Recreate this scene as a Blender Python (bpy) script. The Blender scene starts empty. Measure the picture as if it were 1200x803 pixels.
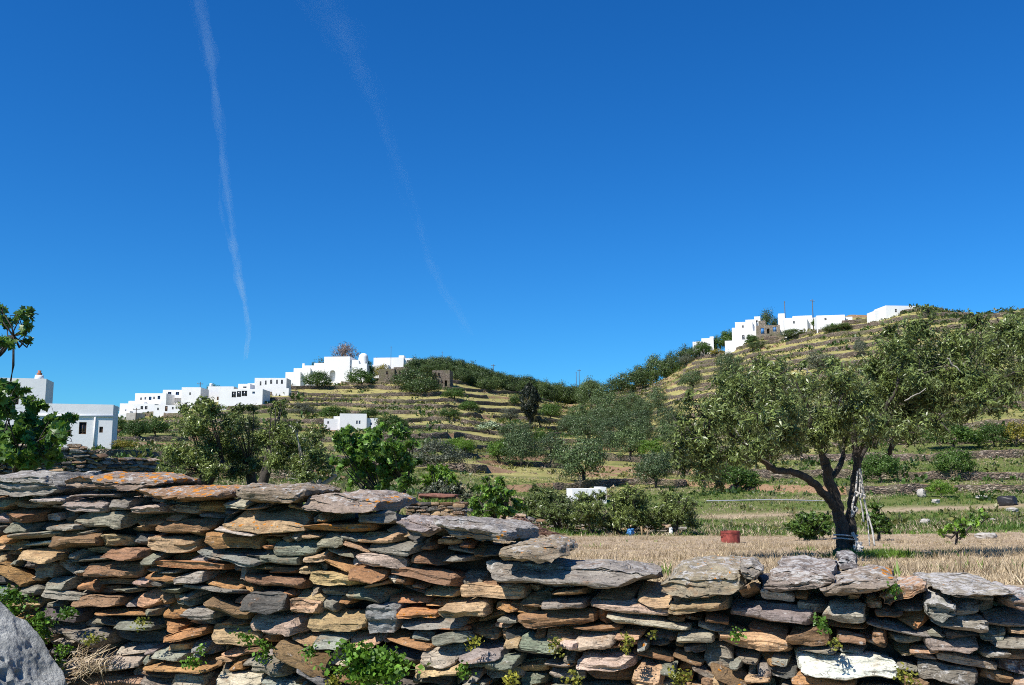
import bpy, math, random
import numpy as np
from math import radians, sin, cos, tan, pi, atan, sqrt
from mathutils import Matrix, Vector

rng = np.random.default_rng(11)
random.seed(5)
SC = bpy.context.scene
COL = SC.collection

# ------------------------------------------------------------------ camera geometry
F = 1100.0                       # focal length in picture units (picture 1200 x 803)
EYE = np.array([0.0, 0.0, 1.65])
PITCH = atan((555 - 401.5) / F)
SP, CP = sin(PITCH), cos(PITCH)

def ray(u, v):
    a = (u - 600.0) / F
    b = (401.5 - v) / F
    return np.array([a, CP - b * SP, SP + b * CP])

def P(u, v, Y):
    """point of the place seen at (u, v) at forward distance Y"""
    d = ray(u, v)
    return EYE + d * (Y / d[1])

# ------------------------------------------------------------------ noise
def _hash(i, j, k, seed):
    i = np.asarray(i, np.int64); j = np.asarray(j, np.int64); k = np.asarray(k, np.int64)
    n = (i * 374761393 + j * 668265263 + k * 2147483647 % 1274126177 + (seed * 974634721 & 0x7FFFFFFF)) & 0xFFFFFFFF
    n = ((n ^ (n >> 13)) * 1274126177) & 0xFFFFFFFF
    n = ((n ^ (n >> 16)) * 2246822519) & 0xFFFFFFFF
    n = n ^ (n >> 15)
    return (n & 0xFFFFFF) / float(0xFFFFFF)

def vnoise(x, y, z=0.0, seed=0):
    """value noise in -1..1, vectorised"""
    x, y, z = np.broadcast_arrays(np.asarray(x, float), np.asarray(y, float), np.asarray(z, float))
    xi, yi, zi = np.floor(x), np.floor(y), np.floor(z)
    fx, fy, fz = x - xi, y - yi, z - zi
    fx, fy, fz = (f * f * (3 - 2 * f) for f in (fx, fy, fz))
    xi, yi, zi = xi.astype(np.int64), yi.astype(np.int64), zi.astype(np.int64)
    r = 0
    for dx in (0, 1):
        wx = fx if dx else 1 - fx
        for dy in (0, 1):
            wy = fy if dy else 1 - fy
            for dz in (0, 1):
                wz = fz if dz else 1 - fz
                r = r + wx * wy * wz * _hash(xi + dx, yi + dy, zi + dz, seed)
    return r * 2 - 1

def fbm(x, y, z=0.0, seed=0, octs=3):
    r, a, f = 0, 1.0, 1.0
    for o in range(octs):
        r = r + a * vnoise(np.asarray(x) * f, np.asarray(y) * f, np.asarray(z) * f, seed + o * 17)
        a *= 0.5; f *= 2.03
    return r

def sstep(a, b, x):
    t = np.clip((np.asarray(x, float) - a) / (b - a), 0, 1)
    return t * t * (3 - 2 * t)

# ------------------------------------------------------------------ mesh building
class MB:
    """collects vertices, faces and per-vertex attributes and links them as ONE mesh object"""
    def __init__(self):
        self.v = []; self.f = []; self.a = {}; self.n = 0
    def add(self, verts, faces, **attrs):
        verts = np.asarray(verts, float).reshape(-1, 3)
        if isinstance(faces, np.ndarray):
            faces = [faces]
        elif len(faces) and not isinstance(faces[0], np.ndarray):
            by = {}
            for q in faces: by.setdefault(len(q), []).append(q)
            faces = [np.array(x) for x in by.values()]
        for q in faces:
            if len(q): self.f.append(np.asarray(q, np.int64) + self.n)
        m = len(verts)
        for k, val in attrs.items():
            val = np.asarray(val, float)
            if val.ndim == 0: val = np.full(m, float(val))
            elif val.ndim == 1 and len(val) == 3 and k == 'col': val = np.tile(val, (m, 1))
            self.a.setdefault(k, []).append(val)
        self.v.append(verts); self.n += m
        return self
    def box(self, x0, x1, y0, y1, z0, z1, M=None, **attrs):
        v = np.array([[x, y, z] for z in (z0, z1) for y in (y0, y1) for x in (x0, x1)], float)
        f = [(0, 2, 3, 1), (4, 5, 7, 6), (0, 1, 5, 4), (2, 6, 7, 3), (0, 4, 6, 2), (1, 3, 7, 5)]
        if M is not None: v = v @ np.array(M)[:3, :3].T + np.array(M)[:3, 3]
        return self.add(v, f, **attrs)
    def tube(self, pts, radii, ns=7, wob=0.0, **attrs):
        pts = np.asarray(pts, float); n = len(pts)
        radii = np.broadcast_to(np.asarray(radii, float), (n,))
        tg = np.gradient(pts, axis=0); tg /= np.linalg.norm(tg, axis=1)[:, None] + 1e-9
        ref = np.array([0.31, 0.77, 0.55])
        a = np.cross(tg, ref); a /= np.linalg.norm(a, axis=1)[:, None] + 1e-9
        b = np.cross(tg, a)
        th = np.arange(ns) / ns * 2 * pi
        ring = a[:, None, :] * np.cos(th)[None, :, None] + b[:, None, :] * np.sin(th)[None, :, None]
        R = radii[:, None, None]
        if wob:
            R = R * (1 + wob * fbm(np.arange(n)[:, None] * .6, th[None, :] * 1.3, pts[0, 0] * 7, 3)[:, :, None])
        v = (pts[:, None, :] + ring * R).reshape(-1, 3)
        f = []
        for i in range(n - 1):
            for j in range(ns):
                k = (j + 1) % ns
                f.append((i * ns + j, i * ns + k, (i + 1) * ns + k, (i + 1) * ns + j))
        v = np.vstack([v, pts[:1], pts[-1:]])
        c0, c1 = n * ns, n * ns + 1
        tri = [(c0, (j + 1) % ns, j) for j in range(ns)] + [(c1, (n - 1) * ns + j, (n - 1) * ns + (j + 1) % ns) for j in range(ns)]
        return self.add(v, [np.array(f), np.array(tri)], **attrs)
    def mesh(self, name, mat, smooth=False, sharp=None):
        me = bpy.data.meshes.new(name)
        V = np.vstack(self.v)
        tot = np.concatenate([np.full(len(q), q.shape[1]) for q in self.f])
        idx = np.concatenate([q.ravel() for q in self.f])
        start = np.concatenate([[0], np.cumsum(tot)[:-1]])
        me.vertices.add(len(V)); me.vertices.foreach_set('co', V.astype(np.float32).ravel())
        me.loops.add(len(idx)); me.loops.foreach_set('vertex_index', idx.astype(np.int32))
        me.polygons.add(len(tot)); me.polygons.foreach_set('loop_start', start.astype(np.int32))
        me.update(calc_edges=True)
        me.validate()
        for k, parts in self.a.items():
            arr = np.concatenate(parts)
            if len(arr) != len(V): continue
            if arr.ndim == 2:
                at = me.attributes.new(k, 'FLOAT_COLOR', 'POINT')
                at.data.foreach_set('color', np.hstack([arr, np.ones((len(arr), 1))]).astype(np.float32).ravel())
            else:
                at = me.attributes.new(k, 'FLOAT', 'POINT')
                at.data.foreach_set('value', arr.astype(np.float32))
        if smooth:
            me.polygons.foreach_set('use_smooth', np.ones(len(tot), bool))
            if sharp: me.set_sharp_from_angle(angle=sharp)
        me.materials.append(mat)
        return me
    def build(self, name, mat, parent=None, smooth=False, sharp=None):
        o = bpy.data.objects.new(name, self.mesh(name, mat, smooth, sharp))
        COL.objects.link(o)
        if parent is not None: o.parent = parent
        return o

def tag(o, label=None, cat=None, group=None, kind=None):
    if label: o['label'] = label
    if cat: o['category'] = cat
    if group: o['group'] = group
    if kind: o['kind'] = kind
    elif cat: o['kind'] = 'thing'
    return o

def empty(name, loc=(0, 0, 0), rz=0.0):
    o = bpy.data.objects.new(name, None)
    COL.objects.link(o); o.location = loc; o.rotation_euler = (0, 0, rz)
    o.empty_display_size = 0.2
    return o

def copy_tree(o, parent=None):
    c = o.copy(); COL.objects.link(c)
    if parent is not None: c.parent = parent
    for ch in list(o.children): copy_tree(ch, c)
    return c

# ------------------------------------------------------------------ materials
def new_mat(name):
    m = bpy.data.materials.new(name); m.use_nodes = True
    nt = m.node_tree; nt.nodes.clear()
    out = nt.nodes.new('ShaderNodeOutputMaterial')
    b = nt.nodes.new('ShaderNodeBsdfPrincipled')
    nt.links.new(b.outputs[0], out.inputs[0])
    return m, nt, b, out

class N:
    """tiny node helper"""
    def __init__(self, nt): self.nt = nt
    def n(self, t, **kw):
        x = self.nt.nodes.new(t)
        for k, v in kw.items(): setattr(x, k, v)
        return x
    def l(self, a, b): self.nt.links.new(a, b)
    def attr(self, name):
        return self.n('ShaderNodeAttribute', attribute_name=name)
    def coord(self, scale=(1, 1, 1), obj=True):
        tc = self.n('ShaderNodeTexCoord'); mp = self.n('ShaderNodeMapping')
        mp.inputs['Scale'].default_value = scale
        self.l(tc.outputs['Object' if obj else 'Generated'], mp.inputs[0])
        return mp.outputs[0]
    def pos(self, scale=(1, 1, 1)):
        g = self.n('ShaderNodeNewGeometry'); mp = self.n('ShaderNodeMapping')
        mp.inputs['Scale'].default_value = scale
        self.l(g.outputs['Position'], mp.inputs[0])
        return mp.outputs[0]
    def noise(self, vec, scale, detail=4, rough=.55, dist=0):
        x = self.n('ShaderNodeTexNoise')
        x.inputs['Scale'].default_value = scale; x.inputs['Detail'].default_value = detail
        x.inputs['Roughness'].default_value = rough; x.inputs['Distortion'].default_value = dist
        self.l(vec, x.inputs['Vector'])
        return x.outputs['Fac']
    def voro(self, vec, scale, feature='F1', out='Distance'):
        x = self.n('ShaderNodeTexVoronoi', feature=feature)
        x.inputs['Scale'].default_value = scale
        self.l(vec, x.inputs['Vector'])
        return x.outputs[out]
    def ramp(self, fac, stops):
        x = self.n('ShaderNodeValToRGB')
        el = x.color_ramp.elements
        while len(el) < len(stops): el.new(0.5)
        for e, (p, c) in zip(el, stops):
            e.position = p; e.color = (*c, 1) if not isinstance(c, (int, float)) else (c, c, c, 1)
        self.l(fac, x.inputs[0])
        return x.outputs[0]
    def rng(self, fac, a, b, c=0.0, d=1.0):
        x = self.n('ShaderNodeMapRange'); x.interpolation_type = 'SMOOTHSTEP'
        for i, q in enumerate((a, b, c, d)): x.inputs[i + 1].default_value = q
        self.l(fac, x.inputs[0]); return x.outputs[0]
    def mix(self, fac, a, b, mode='MIX'):
        x = self.n('ShaderNodeMix', data_type='RGBA', blend_type=mode)
        for s, i in ((fac, 0), (a, 6), (b, 7)):
            if hasattr(s, 'links'): self.l(s, x.inputs[i])
            elif i == 0: x.inputs[0].default_value = s
            else: x.inputs[i].default_value = (*s, 1)
        return x.outputs[2]
    def math(self, op, a, b=0.0):
        x = self.n('ShaderNodeMath', operation=op)
        for s, i in ((a, 0), (b, 1)):
            if hasattr(s, 'links'): self.l(s, x.inputs[i])
            else: x.inputs[i].default_value = s
        return x.outputs[0]
    def bump(self, h, strength=.5, dist=.02, normal=None):
        x = self.n('ShaderNodeBump')
        x.inputs['Strength'].default_value = strength; x.inputs['Distance'].default_value = dist
        self.l(h, x.inputs['Height'])
        if normal is not None: self.l(normal, x.inputs['Normal'])
        return x.outputs[0]

def plain(name, col, rough=.8, var=.12, scale=3.0, bump=.2, spec=.3):
    m, nt, b, _ = new_mat(name); k = N(nt)
    v = k.coord()
    n = k.noise(v, scale, 5)
    c = k.mix(k.rng(n, .3, .7), tuple(x * (1 - var) for x in col), tuple(min(1, x * (1 + var)) for x in col))
    k.l(c, b.inputs['Base Color'])
    b.inputs['Roughness'].default_value = rough
    b.inputs['Specular IOR Level'].default_value = spec
    if bump: k.l(k.bump(k.noise(v, scale * 6, 4), bump, .01), b.inputs['Normal'])
    return m

def leaf_mat(name, dark, light, back=None, trans=.3, rough=.45, spec=.4):
    """leaves: a tint per leaf, a little light through, some gloss"""
    m, nt, b, out = new_mat(name); k = N(nt)
    t = k.attr('tint').outputs['Fac']
    c = k.ramp(t, [(0, dark), (.6, light), (1, tuple(min(1, x * 1.7) for x in light))])
    oi = k.n('ShaderNodeObjectInfo')
    c = k.mix(1.0, c, k.ramp(oi.outputs['Random'], [(0, (.74, .76, .78)), (.5, (1.0, 1.0, .97)), (1, (1.28, 1.24, 1.04))]), 'MULTIPLY')
    if back:
        g = k.n('ShaderNodeNewGeometry')
        c = k.mix(k.math('MULTIPLY', g.outputs['Backfacing'], .7), c, back)
    k.l(c, b.inputs['Base Color'])
    b.inputs['Roughness'].default_value = rough
    b.inputs['Specular IOR Level'].default_value = spec
    tr = k.n('ShaderNodeBsdfTranslucent')
    k.l(k.mix(.75, c, (1.0, 1.0, .35), 'MULTIPLY'), tr.inputs[0])
    mx = k.n('ShaderNodeMixShader'); mx.inputs[0].default_value = trans
    k.l(b.outputs[0], mx.inputs[1]); k.l(tr.outputs[0], mx.inputs[2])
    k.l(mx.outputs[0], out.inputs[0])
    return m

MAT = {}
MAT['olive'] = leaf_mat('olive_leaves', (.036, .056, .012), (.172, .222, .066), back=(.22, .265, .13), trans=.2, rough=.38, spec=.5)
MAT['far_olive'] = leaf_mat('distant_olive_leaves', (.025, .045, .016), (.105, .155, .062), trans=.16)
MAT['pine'] = leaf_mat('pine_needles', (.022, .042, .012), (.080, .122, .034), trans=.18)
MAT['cypress'] = leaf_mat('cypress_needles', (.010, .016, .008), (.026, .036, .016), trans=.05)
MAT['green'] = leaf_mat('green_bush_leaves', (.030, .062, .012), (.080, .145, .028), trans=.3)
MAT['bright'] = leaf_mat('bright_bush_leaves', (.05, .10, .012), (.13, .23, .03), trans=.35)
MAT['grey'] = leaf_mat('grey_bush_leaves', (.045, .058, .036), (.13, .145, .10), trans=.15)
MAT['pear'] = leaf_mat('cactus_pads', (.08, .12, .07), (.26, .32, .22), trans=.05)
MAT['gorse'] = leaf_mat('gorse_flowers', (.08, .10, .02), (.32, .26, .03), trans=.2)
MAT['bare'] = leaf_mat('brown_twigs', (.09, .06, .045), (.24, .17, .13), trans=.05)
MAT['fig'] = leaf_mat('fig_leaves', (.055, .120, .016), (.185, .330, .050), back=(.10, .17, .06), trans=.35, rough=.42, spec=.45)
MAT['weed'] = leaf_mat('wall_weed_leaves', (.04, .09, .012), (.12, .24, .03), trans=.3)
MAT['yellow_weed'] = leaf_mat('yellow_weed_leaves', (.09, .12, .02), (.30, .29, .045), trans=.3)
MAT['straw'] = leaf_mat('dry_straw', (.29, .21, .13), (.52, .41, .27), trans=.2, spec=.2)
MAT['scrub'] = leaf_mat('low_scrub', (.05, .07, .02), (.20, .19, .06), trans=.2)
MAT['meadow'] = leaf_mat('green_grass', (.045, .095, .012), (.12, .20, .03), trans=.3)

def bark(name, c0, c1):
    m, nt, b, _ = new_mat(name); k = N(nt)
    v = k.coord((9, 9, 2.2))
    n = k.noise(v, 1.6, 6, .65, 1.0)
    k.l(k.ramp(n, [(.3, c0), (.7, c1)]), b.inputs['Base Color'])
    b.inputs['Roughness'].default_value = .9
    k.l(k.bump(n, .9, .03), b.inputs['Normal'])
    return m
MAT['bark'] = bark('olive_bark', (.020, .016, .012), (.085, .070, .056))
MAT['pale_bark'] = bark('pale_bark', (.20, .18, .15), (.45, .41, .36))
MAT['limewash'] = plain('limewash', (.78, .77, .74), .9, .08, 9)
MAT['rope'] = plain('white_rope', (.50, .47, .43), .9, .15, 40)

# dry stone of the near wall: base colour per stone, foliation, pale and orange lichen
def stone_mat():
    m, nt, b, _ = new_mat('schist_stone'); k = N(nt)
    col = k.attr('col').outputs['Color']; lich = k.attr('lich').outputs['Fac']; pale = k.attr('pale').outputs['Fac']
    v = k.coord(); vs = k.coord((2.2, 2.2, 20.0))
    big = k.noise(v, 8, 5, .6)
    grain = k.noise(v, 90, 5, .72)
    lay = k.noise(vs, 7, 5, .7, .25)
    crack = k.voro(k.coord((5, 5, 34)), 2.2, 'DISTANCE_TO_EDGE')
    c = k.mix(k.rng(big, .3, .72, 0, 1), k.mix(1.0, col, (.74, .69, .64), 'MULTIPLY'), k.mix(1.0, col, (1.20, 1.16, 1.10), 'MULTIPLY'))
    # rusty iron stains, patchy
    rust = k.rng(k.noise(v, 6.5, 5, .65, .8), .55, .70)
    c = k.mix(k.math('MULTIPLY', rust, .50), c, (.30, .155, .065))
    c = k.mix(k.rng(lay, .34, .50, .50, 0), c, (.07, .056, .045))
    crk = k.math('MULTIPLY', k.rng(crack, .0, .045, .40, 0), k.rng(k.noise(v, 9, 3), .50, .62))
    c = k.mix(crk, c, (.04, .033, .028))
    c = k.mix(k.rng(grain, .28, .72), k.mix(1.0, c, (.76, .76, .76), 'MULTIPLY'), k.mix(1.0, c, (1.22, 1.22, 1.22), 'MULTIPLY'))
    # crusts of pale lichen, dark specks, round orange lichen
    pn = k.noise(v, 24, 7, .76, .3)
    pl = k.math('MULTIPLY', k.rng(k.math('ADD', pn, k.math('MULTIPLY', pale, .24)), .61, .69), .85)
    pc = k.mix(k.noise(v, 110, 3), (.36, .34, .31), (.60, .57, .53))
    c = k.mix(pl, c, pc)
    dk = k.rng(k.noise(v, 52, 4, .65), .60, .66, 0, .75)
    c = k.mix(dk, c, (.045, .042, .038))
    ros = k.math('ADD', k.voro(k.coord(), 26), k.math('MULTIPLY', k.noise(v, 70, 4, .7), .5))
    ol = k.rng(k.math('SUBTRACT', ros, k.math('MULTIPLY', lich, k.math('MULTIPLY', k.noise(v, 7, 3), 1.05))), .20, .28, 1, 0)
    oc = k.mix(k.noise(v, 80, 3), (.42, .11, .008), (.70, .31, .03))
    c = k.mix(ol, c, oc)
    k.l(c, b.inputs['Base Color'])
    b.inputs['Roughness'].default_value = .85
    b.inputs['Specular IOR Level'].default_value = .3
    h = k.math('ADD', k.math('MULTIPLY', lay, 1.0), k.math('ADD', k.math('MULTIPLY', grain, .22), k.math('MULTIPLY', big, .4)))
    h = k.math('SUBTRACT', h, k.math('MULTIPLY', crk, 1.0))
    k.l(k.bump(h, .9, .018), b.inputs['Normal'])
    return m
MAT['stone'] = stone_mat()
MAT['earth'] = plain('gap_shade_earth', (.055, .044, .034), .95, .4, 14, .8)

def rubble_mat(name, cols, scale=2.6):
    """a far dry stone wall: flat stones of several colours with dark joints"""
    m, nt, b, _ = new_mat(name); k = N(nt)
    v = k.pos((1, 1, 2.3))
    cell = k.voro(v, scale, out='Color')
    sep = k.n('ShaderNodeSeparateColor'); k.l(cell, sep.inputs[0])
    c = k.ramp(sep.outputs[0], [(0, cols[0]), (.35, cols[1]), (.7, cols[2]), (1, cols[3])])
    edge = k.voro(v, scale, 'DISTANCE_TO_EDGE')
    c = k.mix(k.rng(edge, .02, .11, 1, 0), c, (.035, .028, .022))
    c = k.mix(k.rng(k.noise(k.pos(), .35, 4), .45, .66, 0, .55), c, (.13, .13, .05))
    k.l(c, b.inputs['Base Color']); b.inputs['Roughness'].default_value = .9
    k.l(k.bump(edge, 1.0, .25), b.inputs['Normal'])
    return m
MAT['terrace'] = rubble_mat('terrace_wall_stone', [(.07, .052, .040), (.15, .108, .078), (.22, .16, .11), (.34, .28, .22)])
MAT['ruin'] = rubble_mat('ruin_stone', [(.14, .10, .075), (.24, .18, .13), (.30, .24, .18), (.38, .31, .25)], 3.2)

def ground_mat():
    m, nt, b, _ = new_mat('ground_soil_and_grass'); k = N(nt)
    v = k.pos()
    dry = k.attr('dry').outputs['Fac']; ris = k.attr('riser').outputs['Fac']; grn = k.attr('green').outputs['Fac']
    n1 = k.noise(v, .13, 6, .6); n2 = k.noise(v, .9, 6, .65); n3 = k.noise(v, 7, 5, .7)
    # terraces
    c = k.mix(k.rng(n2, .36, .64), (.28, .25, .082), (.46, .41, .155))
    g = k.mix(k.rng(n3, .3, .7), (.078, .110, .025), (.185, .215, .055))
    c = k.mix(k.rng(k.math('ADD', k.math('ADD', k.math('MULTIPLY', n1, .6), k.math('MULTIPLY', n2, .4)), k.math('MULTIPLY', grn, .35)), .41, .58), c, g)
    e = k.mix(k.rng(n3, .35, .65), (.22, .125, .07), (.36, .23, .14))
    c = k.mix(k.rng(k.math('ADD', n2, k.math('MULTIPLY', ris, .30)), .60, .72), c, e)
    c = k.mix(k.rng(n3, .25, .75, .35, 0), c, (.10, .08, .035))
    # the dry ploughed field
    d = k.mix(k.rng(n3, .3, .7), (.36, .265, .17), (.56, .44, .30))
    d = k.mix(k.rng(k.noise(v, 26, 4, .7), .3, .62, .55, 0), d, (.21, .14, .085))
    d = k.mix(k.rng(k.noise(v, .55, 5, .6), .56, .72, 0, .6), d, (.24, .25, .07))
    d = k.mix(k.rng(k.noise(v, 1.1, 5, .7), .54, .66, 0, .6), d, (.20, .135, .085))
    c = k.mix(dry, c, d)
    k.l(c, b.inputs['Base Color']); b.inputs['Roughness'].default_value = .95
    b.inputs['Specular IOR Level'].default_value = .15
    k.l(k.bump(k.math('ADD', n3, n2), .7, .12), b.inputs['Normal'])
    return m
MAT['ground'] = ground_mat()

def white_mat(name, col):
    m, nt, b, _ = new_mat(name); k = N(nt)
    v = k.pos()
    n = k.noise(v, .5, 6, .6); st = k.noise(k.pos((1.2, 1.2, .15)), 1.0, 5)
    c = k.mix(k.rng(n, .35, .7), col, tuple(x * .94 for x in col))
    c = k.mix(k.rng(st, .58, .75, 0, .35), c, tuple(x * y for x, y in zip(col, (.78, .76, .72))))
    k.l(c, b.inputs['Base Color']); b.inputs['Roughness'].default_value = .9
    k.l(k.bump(k.noise(v, 3, 4), .25, .04), b.inputs['Normal'])
    return m
MAT['white'] = white_mat('whitewash', (.80, .785, .76))
MAT['facade_stone'] = rubble_mat('facade_stone', [(.26, .20, .15), (.36, .29, .22), (.42, .35, .27), (.50, .43, .35)], 3.2)
MAT['concrete'] = plain('grey_concrete', (.36, .34, .31), .9, .15, 1.2)
MAT['pane'] = plain('dark_glass', (.02, .022, .026), .15, .1, 1, 0, .6)
MAT['frame'] = plain('grey_frame', (.30, .31, .33), .6, .1)
MAT['blue'] = plain('blue_paint', (.05, .18, .42), .55, .1)
MAT['brown'] = plain('brown_wood', (.13, .075, .045), .7, .2)
MAT['terracotta'] = plain('terracotta', (.34, .13, .07), .85, .2, 6)
MAT['metal'] = plain('weathered_pole', (.10, .085, .07), .8, .2, 2)
MAT['tub'] = plain('faded_red_plastic', (.23, .05, .038), .65, .4, 9, .1)
MAT['bluebag'] = plain('blue_plastic', (.10, .30, .62), .45, .2, 12)
MAT['blackbag'] = plain('black_plastic', (.025, .024, .026), .45, .2, 12)
MAT['palestone'] = plain('pale_stone', (.40, .37, .33), .9, .15, 8, .6)
MAT['wood'] = plain('weathered_wood', (.34, .27, .20), .85, .3, 12, .5)
MAT['darkwood'] = plain('brown_branches', (.17, .10, .075), .9, .3, 12, .5)
# ------------------------------------------------------------------ the near wall's line
WA = P(0, 555, 5.3)[:2]; WB = P(1200, 690, 3.75)[:2]
WD = (WB - WA) / np.linalg.norm(WB - WA)
WN = np.array([WD[1], -WD[0]])                 # towards the camera
def wall_dist(x, y):                            # > 0 behind the wall's face
    return -((np.asarray(x) - WA[0]) * WN[0] + (np.asarray(y) - WA[1]) * WN[1])

# ------------------------------------------------------------------ terrain: profiles (distance, height in picture) for columns
PROF = {
 -900: [(5, 705), (10, 670), (17, 640), (28, 598), (40, 575), (60, 545), (95, 524), (150, 512), (230, 503)],
    0: [(5, 705), (10, 670), (17, 640), (28, 598), (40, 573), (60, 546), (95, 527), (150, 510), (230, 500)],
  130: [(5, 705), (10, 670), (17, 640), (28, 598), (40, 573), (60, 552), (95, 528), (150, 512), (220, 500), (270, 489)],
  235: [(5, 705), (10, 670), (17, 642), (28, 600), (40, 580), (60, 562), (90, 548), (150, 519), (220, 495), (285, 472)],
  335: [(5, 705), (10, 670), (17, 644), (28, 605), (40, 587), (60, 568), (90, 554), (140, 527), (200, 500), (250, 476), (305, 449)],
  420: [(5, 705), (10, 670), (17, 646), (28, 610), (40, 590), (60, 574), (90, 560), (130, 537), (190, 506), (250, 478), (325, 443)],
  520: [(5, 700), (10, 672), (17, 648), (28, 618), (40, 596), (60, 580), (95, 562), (140, 535), (200, 505), (270, 468), (340, 432)],
  600: [(5, 695), (10, 672), (17, 653), (28, 636), (38, 622), (60, 600), (95, 575), (150, 540), (220, 508), (300, 474), (365, 450)],
  670: [(4, 692), (10, 672), (17, 653), (28, 638), (40, 628), (60, 606), (95, 577), (150, 542), (220, 512), (310, 488), (400, 470)],
  740: [(4, 692), (10, 672), (17, 653), (28, 638), (40, 628), (60, 610), (95, 577), (150, 542), (220, 506), (300, 474), (380, 448)],
  830: [(4, 692), (10, 672), (17, 653), (28, 638), (42, 627), (60, 614), (95, 574), (140, 535), (200, 487), (265, 442), (330, 410)],
  900: [(4, 692), (10, 672), (17, 653), (28, 638), (42, 627), (60, 614), (90, 574), (125, 533), (180, 480), (240, 428), (300, 388)],
 1000: [(4, 692), (10, 672), (17, 653), (28, 638), (42, 626), (60, 611), (88, 572), (120, 528), (170, 470), (220, 416), (268, 366)],
 1080: [(4, 692), (10, 672), (17, 653), (28, 638), (42, 625), (60, 608), (88, 569), (118, 525), (165, 464), (210, 406), (250, 357)],
 1200: [(4, 692), (10, 672), (17, 652), (28, 637), (42, 623), (60, 606), (88, 566), (115, 522), (155, 458), (195, 395), (225, 363)],
 2100: [(4, 692), (10, 672), (17, 652), (28, 637), (42, 622), (60, 604), (88, 562), (115, 516), (150, 450), (190, 385), (215, 350)],
}
TY = np.concatenate([np.arange(0, 130, .5), np.arange(130, 460, 1.0), np.arange(460, 5000, 40)])
TU = np.array(sorted(PROF), float)
TZ = []
for u in TU:
    pr = PROF[int(u)]
    ys = [y for y, v in pr]; zs = [P(u, v, y)[2] for y, v in pr]
    yc, zc = ys[-1], zs[-1]
    ys += [yc + 25, yc + 90, yc + 260, 1400, 5000]; zs += [zc - .8, zc - 14, zc * .25, -25, -60]
    TZ.append(np.interp(TY, ys, zs))
TZ = np.array(TZ)
ker = np.hanning(23); ker /= ker.sum()
TZ = np.array([np.where((TY > 60) & (TY < 455), np.convolve(np.pad(z, 11, 'edge'), ker, 'valid'), z) for z in TZ])

LV = np.concatenate([np.arange(-1.6, 5.5, 1.95), np.arange(6.2, 80, 2.9)])

def terr_raw(x, y):
    x = np.asarray(x, float); y = np.asarray(y, float)
    ye = np.maximum(y, 3.0)
    u = np.clip(600 + F * .997 * x / ye, TU[0], TU[-1])
    iu = np.clip(np.searchsorted(TU, u) - 1, 0, len(TU) - 2)
    fu = (u - TU[iu]) / (TU[iu + 1] - TU[iu]); fu = fu * fu * (3 - 2 * fu) * .6 + fu * .4
    iy = np.clip(np.searchsorted(TY, ye) - 1, 0, len(TY) - 2)
    fy = np.clip((ye - TY[iy]) / (TY[iy + 1] - TY[iy]), 0, 1)
    z = (TZ[iu, iy] * (1 - fy) + TZ[iu, iy + 1] * fy) * (1 - fu) + (TZ[iu + 1, iy] * (1 - fy) + TZ[iu + 1, iy + 1] * fy) * fu
    far = sstep(70, 160, y)
    z = z + far * (1.0 * vnoise(x / 46, y / 46, 0, 1) + .5 * vnoise(x / 17, y / 17, 0, 2))
    return z

def warp(x, y):
    return 1.5 * vnoise(x / 60, y / 60, 3.3, 8) + 1.0 * vnoise(x / 16, y / 16, 1.3, 9) + .35 * vnoise(x / 5, y / 5, 2.3, 10)

RT = .90
def terrain(x, y, full=False):
    z = terr_raw(x, y); w = warp(x, y)
    zw = z + w
    i = np.clip(np.searchsorted(LV, zw, side='right') - 1, 0, len(LV) - 2)
    h = LV[i + 1] - LV[i]
    t = (zw - LV[i]) / h
    tr = np.where(LV[i] < 5.4, .55, .64)
    tt = np.where(t < RT, t / RT * tr, tr + (t - RT) / (1 - RT) * (1 - tr))
    zt = LV[i] + np.clip(tt, 0, 1) * h - w
    slope_ok = sstep(50, 64, y) * (1 - sstep(440, 480, y)) * (zw > LV[0])
    breakup = sstep(-1.0, -.75, vnoise(x / 38, y / 38, 7.7, 21))
    k = slope_ok * breakup
    zz = z * (1 - k) + zt * k
    zz = zz + .06 * vnoise(x / 1.3, y / 1.3, 0, 31) * sstep(30, 60, y) + .025 * fbm(x / .5, y / .5, 0, 32) * sstep(5, 8, y)
    d = wall_dist(x, y)
    near = sstep(.12, .30, d)
    zz = np.where(y < 8, zz * near + (1 - near) * .02 * vnoise(x / .3, y / .3, 0, 33), zz)
    if full: return zz, np.where(t > RT, 1.0, 0.0) * k, u_of(x, y)
    return zz

def u_of(x, y): return 600 + F * x / np.maximum(y, 3.0)

def ground_hit(u, v, ymin=48.0, ymax=430.0):
    """where the sight line through (u, v) meets the ground (its crest when it passes above)"""
    d = ray(u, v)
    Y = np.arange(ymin, ymax, .4)
    X = d[0] / d[1] * Y
    Z = terrain(X, Y)
    rz = EYE[2] + d[2] / d[1] * Y
    hit = np.nonzero(Z >= rz)[0]
    if len(hit): i = hit[0]
    else: i = int(np.argmax((Z - EYE[2]) / Y))
    return np.array([X[i], Y[i], Z[i]])

def on_ground(u, Y):
    x = (u - 600) / F * Y / 1.004
    return np.array([x, Y, float(terrain(x, Y))])

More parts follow.
